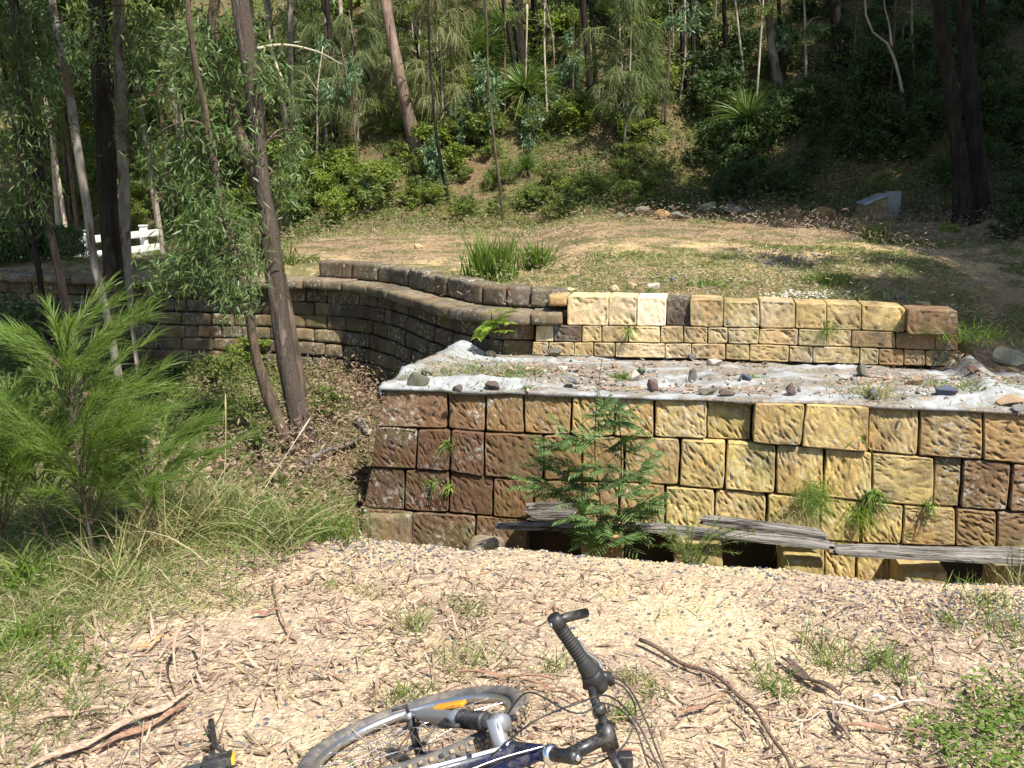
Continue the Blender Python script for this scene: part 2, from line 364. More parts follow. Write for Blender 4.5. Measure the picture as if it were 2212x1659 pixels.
def T(x, y):                              # terrace, track and hillside behind the walls
    x = np.asarray(x, float); y = np.asarray(y, float)
    z = .26 + .30 * sst(10, 20, y) + 0 * x
    z = z + (.07 + .17 * sst(10.3, 12.6, y)) * sst(.2, 1.4, x)
    z = z - .62 * sst(4.1, 4.5, x) * (1 - sst(9.3, 11.9, y)) - .3 * sst(4.5, 6.5, x) * (1 - sst(11, 15.5, y))
    z = z - .09 * (1 - sst(.15, .8, y - np.interp(x, WC[:, 0], WC[:, 1]))) * (x < .3)
    z = z - 1.75 * sst(-2.5, -8, x) * sst(14.2, 22, y)
    z = z + .05 * fbm(x * .9, y * .9, 3, 21) + .04 * fbm(x * 4, y * 4, 3, 22)
    hb = hillbase(x); d = np.maximum(y - hb, 0)
    hz = .5 * d * sst(-.5, 5, d) + .10 * np.minimum(d, 1.2) + (np.minimum(d, 30)) * .12 * fbm(x * .14, y * .14, 3, 31) + .25 * fbm(x * .6, y * .6, 3, 32) * sst(0, 2, d)
    hr = .28 * np.maximum(x - 6.2, 0) * sst(6.2, 10, x) * (1 - sst(15, 22, y))
    return z + hz + hr
def G(x, y):                              # gully floor in front of the walls
    x = np.asarray(x, float); y = np.asarray(y, float); d = y - yE(x)
    left = sst(-.75, -1.7, x)
    zr = -.3 - 1.65 * sst(0, .16, d); zl = -.82 * sst(-.1, 2.6, d)
    z = zr * (1 - left) + zl * left
    z = z - .3 * sst(-2.2, -6, x) * sst(5, 8, y) * (1 - sst(9.5, 13, y))
    z = z - .14 * sst(-6, -4, x) * sst(9.4, 12, y)
    k = sst(-1.1, -.85, x) * (y > 7)
    return z + (.07 * fbm(x * .9, y * .9, 3, 41) + .06 * fbm(x * 3.5, y * 3.5, 3, 42)) * sst(0, .6, d)
def warp(name, xs, y0, y1, ts, f, m):
    X = np.repeat(xs[None], len(ts), 0); Y = y0(xs)[None] + ts[:, None] * (y1(xs) - y0(xs))[None]
    g = Geo(); g.add(np.stack([X, Y, f(X, Y)], -1), grid_q(len(xs), len(ts))); o = g.obj(name, m); tag(o, kind='structure'); return o
# foreground: a sandy shelf, undercut lip and face of rammed sand
xs = np.linspace(-9, 7, 420)
def g0(x, y):
    d = yE(x) - y
    return .035 * fbm(x * 1.3, y * 1.3, 3, 51) + .02 * fbm(x * 7, y * 7, 3, 52) + .006 * fbm(x * 30, y * 30, 2, 53) - .05 * sst(.10, 0, d) - .02 * sst(.35, .05, d)
gf = Geo(); ts = np.r_[np.linspace(0, .35, 25)[:-1], np.linspace(.35, 1, 190)]
X = np.repeat(xs[None], len(ts), 0); Y = -1.5 + ts[:, None] * (yE(xs) + 1.5)[None]; Z = g0(X, Y)
rows = [np.stack([X, Y, Z], -1)]
for k, (dy, dz) in enumerate([(.02, -.04), (.01, -.1), (-.03, -.2), (-.02, -.45), (.0, -.9), (.05, -2.1)]):
    n_ = .05 * fbm(xs * 5, xs * 0 + dz * 6, 3, 60)
    rows.append(np.stack([xs, yE(xs) + dy + n_, Z[-1] + dz], -1)[None])
gf.add(np.concatenate(rows), grid_q(len(xs), len(ts) + 6)); tag(gf.obj('ground', M['ground']), kind='structure')
def gz(x, y): return float(g0(np.array([x]), np.array([y]))[0])
warp('gully_floor', np.linspace(-16, 6.2, 330), lambda x: yE(x) - .04, lambda x: yW(x) + .25, np.r_[np.linspace(0, .06, 12)[:-1], np.linspace(.06, 1, 150)], lambda x, y: G(x, y) - .05, M['gully'])
tt = np.r_[np.linspace(0, .09, 110)[:-1], .09 + .91 * np.linspace(0, 1, 190) ** 1.6]
hxs = np.r_[np.linspace(-60, -16, 50)[:-1], np.linspace(-16, 16, 330), np.linspace(16, 60, 50)[1:]]
def y0t(x): return yW(x) + np.where((x > .35) & (x < 4.12), .10, .14)
xs_ = np.unique(np.r_[hxs, 4.1, 4.13])
X = np.repeat(xs_[None], len(tt), 0); Y0 = y0t(xs_); Y = Y0[None] + tt[:, None] * (110 - Y0)[None]
Z = T(X, Y)
V_ = np.stack([X, Y, Z], -1).reshape(-1, 3); Q_ = grid_q(len(xs_), len(tt)); cen = V_[Q_].mean(1)
near = cen[:, 1] < hillbase(cen[:, 0]) - .2 + .8 * fbm(cen[:, 0], cen[:, 1], 3, 90)
def sub(q):
    u, inv = np.unique(q, return_inverse=True); return V_[u], inv.reshape(-1, 4)
gt = Geo(); gt.add(*sub(Q_[near])); n0 = len(xs_)
gt.add(np.concatenate([np.stack([xs_, Y0 - .02, Z[0] - 1.5], -1), np.stack([xs_, Y0, Z[0]], -1)]), grid_q(n0, 2)); tag(gt.obj('terrace_ground', M['terrace']), kind='structure')
gh = Geo(); gh.add(*sub(Q_[~near])); tag(gh.obj('hillside', M['hill']), kind='structure')
# far floor of the place, outside the view
gb = Geo(); gb.add([(-120, -60, -2.3), (120, -60, -2.3), (120, 120, -2.3), (-120, 120, -2.3)], [(0, 1, 2, 3)]); tag(gb.obj('valley_floor', M['gully']), kind='structure')
def hit(px, py, f=T, y0=10.6, y1=70):      # where a line of sight meets the ground
    d = ray(px, py); ys = np.linspace(y0, y1, 900); t = ys / d[1]; zz = EYE + d[2] * t; h = f(d[0] * t, ys)
    k = np.argmax(zz <= h); k = k if zz[k] <= h[k] else len(ys) - 1
    return np.array([d[0] * t[k], ys[k], float(h[k])])

# ============================================================ MASONRY
def block(quad, fr, depth=.3, nu=12, nv=12, rnd=.022, bulge=.01, seed=0, gouge=0, ang=55, jit=.006, gap=.006):
    """dressed block: quad = 4 (u,z) corners (bl, br, tr, tl) of its face; fr(u,z,d) -> world, d outwards"""
    rs = np.random.RandomState(seed); q = np.array(quad, float); c = q.mean(0)
    a = np.linspace(0, 1, nu)[None, :] + np.zeros((nv, 1)); b = np.linspace(0, 1, nv)[:, None] + np.zeros((1, nu))
    wq = np.linalg.norm(q[1] - q[0]); hq = np.linalg.norm(q[3] - q[0])
    # concentrate rows near the arrises
    f = lambda t: t + .06 * np.sin(2 * math.pi * t) * -1
    a, b = f(a), f(b)
    sx = 1 - 2 * gap / wq; sy = 1 - 2 * gap / hq; a2 = .5 + (a - .5) * sx; b2 = .5 + (b - .5) * sy
    ca = np.abs(2 * a - 1); cb = np.abs(2 * b - 1); corner = (ca ** 9) * (cb ** 9) * rs.uniform(.2, 1.0)
    a2 = a2 - np.sign(a - .5) * corner * .03 * min(1, .3 / wq); b2 = b2 - np.sign(b - .5) * corner * .03 * min(1, .3 / hq)
    U = (1-a2)*(1-b2)*q[0,0] + a2*(1-b2)*q[1,0] + a2*b2*q[2,0] + (1-a2)*b2*q[3,0]
    Zz = (1-a2)*(1-b2)*q[0,1] + a2*(1-b2)*q[1,1] + a2*b2*q[2,1] + (1-a2)*b2*q[3,1]
    U = U + jit * 2.6 * fbm(U * 7 + seed, Zz * 7, 4, seed); Zz = Zz + jit * 2.6 * fbm(U * 7 + 40, Zz * 7 + seed, 4, seed + 1)
    e = np.minimum(np.minimum(a, 1 - a) * wq, np.minimum(b, 1 - b) * hq)
    D = -rnd * (1 - np.clip(e / rnd / 1.4, 0, 1)) ** 2 + bulge * (1 - ca ** 6) * (1 - cb ** 6) + .007 * fbm(U * 9 + seed * 3, Zz * 6, 4, seed + 2)
    if gouge:
        amp = np.clip(.75 + 1.5 * fbm(U * 5 + seed, Zz * 5, 3, seed + 9), .15, 1.5)
        A = R(ang + rs.uniform(-9, 9)); n = int(gouge * wq * hq)
        gu = rs.uniform(q[:, 0].min(), q[:, 0].max(), n); gzv = rs.uniform(q[:, 1].min(), q[:, 1].max(), n); aa = A + rs.normal(0, .3, n)
        for k in range(n):
            du, dz = U - gu[k], Zz - gzv[k]; l = du * math.cos(aa[k]) + dz * math.sin(aa[k]); w = -du * math.sin(aa[k]) + dz * math.cos(aa[k])
            D = D - .016 * amp * rs.uniform(.3, 1.3) * np.exp(-(l / .03) ** 2 - (w / .0055) ** 2) * (e > .012)
    dv = np.full(U.shape, 1.); P = fr(U, Zz, D)
    g = Geo(); g.add(P, grid_q(nu, nv))
    # ring going back into the wall
    idx = np.concatenate([np.arange(nu), (np.arange(1, nv) * nu + nu - 1), (nv - 1) * nu + np.arange(nu - 2, -1, -1), np.arange(nv - 2, 0, -1) * nu])
    Uf, Zf, Df = U.ravel()[idx], Zz.ravel()[idx], D.ravel()[idx]
    R0 = P.reshape(-1, 3)[idx]; R1 = fr(Uf, Zf, Df * 0 - rnd - .02); R2 = fr(Uf, Zf, Df * 0 - depth)
    m = len(idx); j = np.arange(m); V = np.concatenate([R0, R1, R2]); Q = []
    for r in range(2): Q.append(np.stack([r * m + j, (r + 1) * m + j, (r + 1) * m + (j + 1) % m, r * m + (j + 1) % m], -1))
    g.add(V, np.concatenate(Q)); return g
def stonecol(o, c, v=.12, rs=random):
    k = 1 + rs.uniform(-v, v); o.color = (c[0] * k, c[1] * k * rs.uniform(.97, 1.03), c[2] * k * rs.uniform(.93, 1.07), 1)
DARKB, BROWN, GOLD, YEL, TAN, CREAM, WHITEST, GREY = (.115, .075, .053), (.21, .145, .095), (.45, .345, .165), (.47, .385, .18), (.41, .31, .18), (.60, .50, .33), (.72, .66, .52), (.15, .125, .105)
def lerpc(a, b, t): t = min(1, max(0, t)); return tuple(x + (y - x) * t for x, y in zip(a, b))

# ---- front abutment wall
A0, A1 = at_y(845, 842, 8.15), at_y(2212, 886, 7.42)
ud = norm((A1 - A0) * np.array([1, 1, 0])); nh = np.array([ud[1], -ud[0], 0.]); BAT = math.tan(R(4.5))
def fr_front(u, z, d):
    u = np.asarray(u, float); z = np.asarray(z, float); d = np.asarray(d, float)
    return np.stack([A0[0] + ud[0] * u + nh[0] * (d - (z - A0[2]) * BAT), A0[1] + ud[1] * u + nh[1] * (d - (z - A0[2]) * BAT), z + 0 * u], -1)
npl = norm(nh + np.array([0, 0, BAT]))
def uzF(sx, sy, off=0.):
    p = at_plane(sx * S, sy * S, A0 + nh * off, npl); return (float(np.dot(p - A0, ud)), float(p[2]))
def yl(pts, x): p = np.array(pts, float); return float(np.interp(x, p[:, 0], p[:, 1]))
L0 = [(900, 968), (1120, 974), (1310, 981), (1538, 989), (1770, 998), (2010, 1006), (2170, 1013), (2300, 1019), (2450, 1025), (2700, 1036)]
L1 = [(900, 1066), (1100, 1072), (1250, 1083), (1500, 1091), (1700, 1096), (1850, 1104), (2050, 1117), (2250, 1138), (2450, 1151), (2700, 1172)]
L2 = [(900, 1168), (1120, 1178), (1170, 1190), (1330, 1200), (1600, 1208), (1750, 1220), (1900, 1234), (2050, 1243), (2250, 1262), (2400, 1273), (2700, 1290)]
L3 = [(880, 1270), (1120, 1284), (1300, 1299), (1600, 1313), (1800, 1325), (1980, 1345), (2150, 1359), (2300, 1365), (2700, 1378)]
L4 = [(880, 1372), (1120, 1384), (1300, 1400), (1600, 1418), (1800, 1430), (1980, 1450), (2150, 1462), (2300, 1470), (2700, 1484)]
def rowx(L, Lb, tops, bots): return [(tops[i], tops[i + 1], bots[i], bots[i + 1]) for i in range(len(tops) - 1)]
J1t = [962, 1119, 1214, 1310, 1430, 1538, 1636, 1769, 1883, 2011, 2170, 2301, 2458, 2590, 2710]; J1b = [940, 1118, 1213, 1309, 1427, 1536, 1634, 1767, 1878, 2001, 2168, 2295, 2456, 2588, 2708]
J2t = [941, 1043, 1127, 1211, 1358, 1456, 1561, 1701, 1818, 1940, 2061, 2181, 2338, 2411, 2530, 2640, 2740]; J2b = [927, 1041, 1124, 1210, 1357, 1455, 1560, 1697, 1810, 1938, 2058, 2179, 2334, 2402, 2522, 2632, 2735]
J3t = [926, 1011, 1124, 1233, 1333, 1455, 1548, 1664, 1788, 1918, 2052, 2154, 2260, 2391, 2494, 2610, 2720]; J3b = [906, 1010, 1121, 1231, 1332, 1454, 1546, 1662, 1786, 1914, 2050, 2151, 2254, 2389, 2492, 2608, 2718]
J4t = [905, 1029, 1188, 1320, 1450, 1560, 1700, 1830, 1964, 2063, 2142, 2264, 2380, 2500, 2620, 2740]; J4b = [896, 1027, 1186, 1318, 1449, 1559, 1699, 1829, 1963, 2061, 2140, 2262, 2378, 2498, 2618, 2738]
front = thing('abutment_wall', 'golden brown sandstone block wall under the grey cloth, facing the sandy bank', 'stone wall', tuple(A0 - np.array([0, 0, 1.9])))
root_off = -np.array(front.location)
def put_block(g, root, m, c, v=.12):
    g.v = [x - np.array(root.location) for x in g.v]; o = g.obj('stone_block', m, root); stonecol(o, c, v); return o
def fcol(x, row, k):
    t = [DARKB, BROWN, GOLD, YEL, TAN, BROWN]
    if x < 1200: c = DARKB if row else BROWN
    elif x < 1580: c = lerpc(DARKB if row else BROWN, GOLD, (x - 1160) / 420 * (.8 if row else 1.1))
    elif x < 2150: c = lerpc(GOLD, YEL, row * .4 + .2)
    else: c = lerpc(YEL, BROWN, (x - 2150) / 300)
    if row == 3: c = lerpc(c, TAN, .1 if x < 1300 else .4)
    if row == 0 and x > 2150: c = lerpc(c, TAN, .5)
    return c
for r, (La, Lb, Jt, Jb) in enumerate([(L0, L1, J1t, J1b), (L1, L2, J2t, J2b), (L2, L3, J3t, J3b), (L3, L4, J4t, J4b)]):
    for i in range(len(Jt) - 1):
        q = [uzF(Jb[i], yl(Lb, Jb[i])), uzF(Jb[i+1], yl(Lb, Jb[i+1])), uzF(Jt[i+1], yl(La, Jt[i+1])), uzF(Jt[i], yl(La, Jt[i]))]
        rs = random.Random(r * 50 + i); q = [(u + sg * rs.uniform(0, .006), z + sh * rs.uniform(0, .005)) for (u, z), sg, sh in zip(q, (1, -1, -1, 1), (1, 1, -1, -1))]
        off = rs.uniform(-.016, .016) + (.05 if (r == 0 and i in (8, 9)) else 0) + (-.03 if (r, i) in ((0, 7), (1, 12)) else 0)
        f = lambda u, z, d, off=off: fr_front(u, z, np.asarray(d) + off)
        x = Jt[i]
        if r == 3 and (1300 < x < 1960 or x > 2262): continue      # the drain openings
        g = block(q, f, .38, 48 if x < 2600 else 10, 44 if x < 2600 else 10, .009, .003, r * 31 + i, 860 if x < 2600 and r < 4 else 0, 118 if x < 2180 else 160, .007, .0048)
        put_block(g, front, M['stone_old'] if (x < 960 or (r == 3 and x < 1100) or (r > 0 and x > 2400)) else M['stone'], fcol(x, r, i))
# buried footing course and dark core behind the joints
for i in range(13):
    u0 = -.25 + i * .46; q = [(u0, -2.05), (u0 + .45, -2.05), (u0 + .45, -1.62), (u0, -1.62)]
    put_block(block(q, lambda u, z, d: fr_front(u, z, np.asarray(d) + .03), .3, 5, 5, .03, .01, 900 + i), front, M['stone_old'], BROWN)
gc = Geo(); us = np.linspace(-.0, 6.6, 12)
P0 = fr_front(us, us * 0 - 2.2, us * 0 - .34); P1 = fr_front(us, us * 0 + A0[2] - .1, us * 0 - .12)
gc.add(np.concatenate([P0, P1]) - np.array(front.location), grid_q(12, 2)); gc.obj('earth_core', plain('earth_core', (.05, .038, .025), .95, 0, .1), front)
# return wall at the left end of the abutment
side_o = fr_front(-.02, A0[2], 0.); sd2 = norm(np.array([.32, 2.2, 0])); sn = np.array([-sd2[1], sd2[0], 0.])
def fr_side(u, z, d):
    u = np.asarray(u, float); z = np.asarray(z, float); d = np.asarray(d, float) - (z - A0[2]) * .07
    return np.stack([side_o[0] + sd2[0] * u + sn[0] * d, side_o[1] + sd2[1] * u + sn[1] * d, z + 0 * u], -1)
for r in range(6):
    z1 = A0[2] - .02 - r * .33; u = .42 if r % 2 else .2
    while u < 2.1:
        w = random.uniform(.34, .5)
        put_block(block([(u, z1 - .325), (u + w, z1 - .325), (u + w, z1), (u, z1)], fr_side, .3, 7, 7, .025, .012, int(u * 100) + r), front, M['stone_old'], BROWN); u += w + .004

# ---- far parapet wall
def fsx(c): return (1250 + .5922 * c)
def fsy(c): return (680 + .5922 * c)
B0 = FWL; vd = norm((FWR - FWL) * np.array([1, 1, 0])); vn = np.array([vd[1], -vd[0], 0.])
def fr_far(u, z, d):
    u = np.asarray(u, float); z = np.asarray(z, float); d = np.asarray(d, float) - (z - .4) * .035
    return np.stack([B0[0] + vd[0] * u + vn[0] * d, B0[1] + vd[1] * u + vn[1] * d, z + 0 * u], -1)
def uzB(cx, cy):
    p = at_plane(fsx(cx) * S, fsy(cy) * S, B0, norm(vn + np.array([0, 0, .035]))); return (float(np.dot(p - B0, vd)), float(p[2]))
far = thing('parapet_wall', 'pale golden sandstone wall of three courses behind the cloth with three fresh cream blocks', 'stone wall', tuple(fr_far(0, -.5, 0)))
K0 = [(200, 97), (700, 106), (1000, 116), (1300, 128), (1530, 136), (1712, 148), (1930, 154)]
K0r = {3: 114, 4: 112, 5: 124, 6: 117, 7: 128, 8: 132, 9: 136, 10: 150}
K1 = [(130, 225), (700, 230), (1000, 235), (1500, 246), (1700, 257), (1930, 262)]
K2 = [(130, 294), (700, 300), (1100, 306), (1600, 322), (1930, 334)]
K3 = [(130, 350), (700, 366), (1100, 376), (1300, 384), (1950, 404)]
rows_f = [(K0, K1, [284, 459, 577, 702, 801, 943, 1095, 1247, 1379, 1528, 1713, 1922], [281, 458, 577, 701, 800, 942, 1097, 1246, 1380, 1526, 1711, 1922]),
          (K1, K2, [152, 227, 345, 430, 543, 677, 775, 877, 963, 1094, 1259, 1378, 1485, 1670, 1839, 1930], [148, 226, 344, 429, 542, 676, 775, 876, 962, 1092, 1257, 1377, 1482, 1669, 1837, 1934]),
          (K2, K3, [140, 205, 313, 395, 486, 698, 808, 952, 1053, 1220, 1322, 1520, 1600, 1705, 1796, 1948], [133, 203, 312, 394, 486, 696, 807, 951, 1053, 1220, 1321, 1518, 1598, 1704, 1796, 1952])]
for r, (La, Lb, Jt, Jb) in enumerate(rows_f):
    for i in range(len(Jt) - 1):
        dz = (K0r.get(i, 0) - yl(La, Jt[i])) if (r == 0 and i in K0r and i > 2) else 0
        q = [uzB(Jb[i], yl(Lb, Jb[i])), uzB(Jb[i+1], yl(Lb, Jb[i+1])), uzB(Jt[i+1], yl(La, Jt[i+1]) + dz * .6), uzB(Jt[i], yl(La, Jt[i]) + dz)]
        mm = M['stone']; off = random.uniform(-.008, .008); c = lerpc(GOLD, TAN, .3 + random.random() * .7); c = lerpc(c, CREAM, .15 + .3 * random.random()); c = lerpc(c, (.36, .33, .24), .35 * random.random())
        if r == 0 and i < 3: c = [CREAM, CREAM, WHITEST][i]; mm = M['stone_new']; off = 0
        if r == 0 and i == 3: c = GREY; mm = M['stone_old']; off = -.05
        if r == 0 and i == 10: c = BROWN; mm = M['stone_old']; off = .11
        if r == 1 and i == 4: c = CREAM; mm = M['stone_new']
        if r == 1 and i in (1,): c = GREY; mm = M['stone_old']
        if r == 1 and i in (2,): c = CREAM; mm = M['stone_old']
        if r == 1 and i == 0: c = CREAM
        if r == 2 and i in (4, 5): c = CREAM
        if r > 0 and i >= 12: c = lerpc(BROWN, TAN, .4); mm = M['stone_old'] if i > 12 else M['stone']
        f = lambda u, z, d, off=off: fr_far(u, z, np.asarray(d) + off)
        put_block(block(q, f, .34, 24, 20, .006, .002, 500 + r * 31 + i, 900, 130, .006, .0045), far, mm, c, .08)
g = Geo(); u0, u1 = uzB(150, 200)[0], uzB(1925, 200)[0]
us = np.linspace(u0, u1 - .05, 20); g.add(np.concatenate([fr_far(us, us * 0 - .5, us * 0 - .1), fr_far(us, us * 0 + .2, us * 0 - .1)]) - np.array(far.location), grid_q(20, 2)); g.obj('earth_core', bpy.data.materials['earth_core'], far)
for (a, b, zt, dx, c) in [(200, 284, 96, -.02, TAN)]:
    q = [uzB(a, 146), uzB(b, 147), uzB(b, 97), uzB(a, 95)]; put_block(block(q, fr_far, .3, 10, 8, .02, .01, 77, 300), far, M['stone'], c)
# return course down the right end of the wall
er = fr_far(uzB(1925, 200)[0], .4, 0)
def fr_end(u, z, d):
    u = np.asarray(u, float); z = np.asarray(z, float); d = np.asarray(d, float)
    return np.stack([er[0] - .03 - (z - .3) * .12 + d + .12 * u, er[1] + .04 + u, z + 0 * u], -1)
for r in range(3):
    z1 = [.3, .12, -.03][r]; put_block(block([(0, z1 - .17), (.5, z1 - .17), (.5, z1), (0, z1)], fr_end, .2, 6, 6, .02, .01, 640 + r), far, M['stone_old'], BROWN)

# ---- long curved retaining wall
curvew = thing('curved_retaining_wall', 'long weathered grey brown block wall curving away to the left beneath the grassy track', 'stone wall', (-2.5, 13, -.9))
Wt = norm(np.gradient(WC, axis=0)); 
def fr_curve(s, z, d, bat=.09):
    s = np.asarray(s, float); z = np.asarray(z, float) + 0 * s; x = np.interp(s, WS, WC[:, 0]); y = np.interp(s, WS, WC[:, 1]); tx = np.interp(s, WS, Wt[:, 0]); ty = np.interp(s, WS, Wt[:, 1])
    d = np.asarray(d, float) + np.minimum(.13 - z, 1.6) * bat
    return np.stack([x + ty * d, y - tx * d, z], -1)
def s_of_x(x): return float(np.interp(x, WC[:, 0], WS))
send = s_of_x(.30); rsd = random.Random(5); allq = []
for r in range(7):
    z1 = .13 - r * .178; s = s_of_x([-9.5, -9.2, -9, -9, -8.5, -8, -3.2][r]) + rsd.uniform(0, .3)
    while s < send - .1:
        w = rsd.uniform(.26, .52) if rsd.random() < .8 else rsd.uniform(.16, .26)
        if s + w > send: w = send - s
        if w < .08: break
        zj = .012 * math.sin(s * 1.3 + r)
        xx = float(np.interp(s, WS, WC[:, 0])); n_ = 9 if xx > -6 else 6
        off = rsd.uniform(-.012, .014)
        f = lambda u, z, d, off=off: fr_curve(u, z, np.asarray(d) + off)
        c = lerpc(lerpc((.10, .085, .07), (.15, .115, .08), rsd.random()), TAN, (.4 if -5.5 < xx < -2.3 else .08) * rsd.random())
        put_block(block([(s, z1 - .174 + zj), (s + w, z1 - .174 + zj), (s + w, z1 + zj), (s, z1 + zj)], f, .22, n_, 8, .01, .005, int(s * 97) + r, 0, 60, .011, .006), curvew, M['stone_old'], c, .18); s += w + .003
# coping slabs oversailing the face
s = s_of_x(-8.6)
while s < s_of_x(.5) - .2:
    w = rsd.uniform(.5, 1.1); w = min(w, s_of_x(.52) - s); off = .20 + rsd.uniform(-.015, .02)
    f = lambda u, z, d, off=off: fr_curve(u, z, np.asarray(d) + off, 0)
    zj = rsd.uniform(-.008, .008)
    o = put_block(block([(s, .135 + zj), (s + w, .135 + zj), (s + w, .26 + zj), (s, .26 + zj)], f, .52, 16, 7, .02, .006, int(s * 31), 0, 60, .01, .003), curvew, M['stone_old'], (.19, .16, .125), .12); o.name = 'coping_slab'; s += w + .004
# kerb of upstanding blocks set back on the coping
s = s_of_x(-2.62)
while s < s_of_x(.33):
    w = rsd.uniform(.3, .52); off = -.16 + rsd.uniform(-.02, .02); t_ = rsd.uniform(-.02, .015)
    f = lambda u, z, d, off=off: fr_curve(u, z, np.asarray(d) + off, 0)
    o = put_block(block([(s, .262), (s + w, .262), (s + w, .475 + t_), (s, .475 + t_)], f, .26, 14, 12, .014, .006, int(s * 53), 0, 60, .01, .006), curvew, M['stone_old'], (.15, .13, .105), .15); o.name = 'kerb_block'; s += w + .006

# loose pale stones lying on the wall head
def rock(name, label, cat, p, size, m, c, seed, rz=0, group=None, tilt=0, flat=False, n=16, rough=.06):
    g = rock_geo(seed, size, n, True, rough); o = g.obj(name, m, None, not flat, p); o.rotation_euler = (tilt, 0, rz); o.color = (*c, 1); return tag(o, label, cat, group)
# ============================================================ CLOTH AND THE ROCKS ON IT
nu_, nt_ = 260, 80
us = np.linspace(-.10, 6.7, nu_)
topz = np.interp(us, *zip(*[(uzF(x, yl(L0, x))[0], uzF(x, yl(L0, x))[1]) for x in range(930, 2720, 60)]))
topz = topz + .012
wav = .02 * fbm(us * 2.2, us * 0, 3, 70)
F0 = fr_front(us, topz, .03 + .05 * fbm(us * 2.7, us * 0 + 4, 3, 72))
bx = np.interp(us, [-.1, .3, 5.6, 6.7], [-.66, -.2, 5.0, 6.2]); by = np.where(bx < .2, 10.12, np.where(bx < 4.12, FW_y(bx) + .02, FW_y(4.12) - .1 + 0 * bx))
zb = uzB(500, yl(K3, 500))[1] - .03; Bk = np.stack([bx, by, zb + .12 * np.exp(-((bx + .5) / .2) ** 2) + .15 * np.exp(-((bx - 4.25) / .12) ** 2)], -1)
t = np.linspace(0, 1, nt_)[:, None, None]; P = F0[None] * (1 - t) + Bk[None] * t
x, y = P[..., 0], P[..., 1]; e = np.minimum(1, np.minimum(t[..., 0] * 12, 1 - 0 * t[..., 0]))
rid = 1 - np.abs(2 * vnoise(x * .8 + .9 * fbm(x, y, 2, 3), y * 2.6 + 1.3 * fbm(x * .7, y, 3, 9), 77) - 1)
rid2 = 1 - np.abs(2 * vnoise(x * 1.9 + 1.6 * fbm(x * .8, y * 2, 2, 13), y * 4.6 + 2 * fbm(x * .5, y, 3, 19), 97) - 1)
P[..., 2] += e * ((.075 - .05 * t[..., 0]) * rid ** 4 + .03 * rid2 ** 6 + .035 * fbm(x * 1.1, y * 1.6, 3, 78) + .014 * fbm(x * 6, y * 9, 3, 79)) + .0
P[..., 2] += .012 * fbm(x * 5, y * 0, 3, 71) * (1 - e)
lip = [fr_front(us, P[0, :, 2] - .012, .035 + .05 * fbm(us * 2.7, us * 0 + 4, 3, 72)), fr_front(us, P[0, :, 2] - .02 - .03 * vnoise(us * 3, us * 0, 74) ** 2, .03 + .05 * fbm(us * 2.7, us * 0 + 4, 3, 72)), fr_front(us, P[0, :, 2] - .03, us * 0 - .05)]
allr = np.concatenate([np.stack(lip[::-1]), P])
side = np.concatenate([allr[:, :1] + np.array([[[.02, 0, -.06]]]), allr], 1)
g = Geo(); g.add(side, grid_q(side.shape[1], side.shape[0])); o = g.obj('ground_cloth', M['cloth'])
tag(o, 'wrinkled pale grey cloth spread over the top of the abutment, weighed down with rocks', 'cloth')
def cz(x, y):
    d = (P[..., 0] - x) ** 2 + (P[..., 1] - y) ** 2; return float(P[..., 2].ravel()[np.argmin(d)])
def on_cloth(sx, sy):
    z = -.1
    for _ in range(4): p = at_z(sx * S, sy * S, z); z = cz(p[0], p[1])
    return np.array([p[0], p[1], z])
BG, OL, DB, CR, GY, TN = (.10, .115, .15), (.13, .125, .09), (.12, .09, .07), (.55, .48, .38), (.17, .165, .15), (.38, .26, .15)
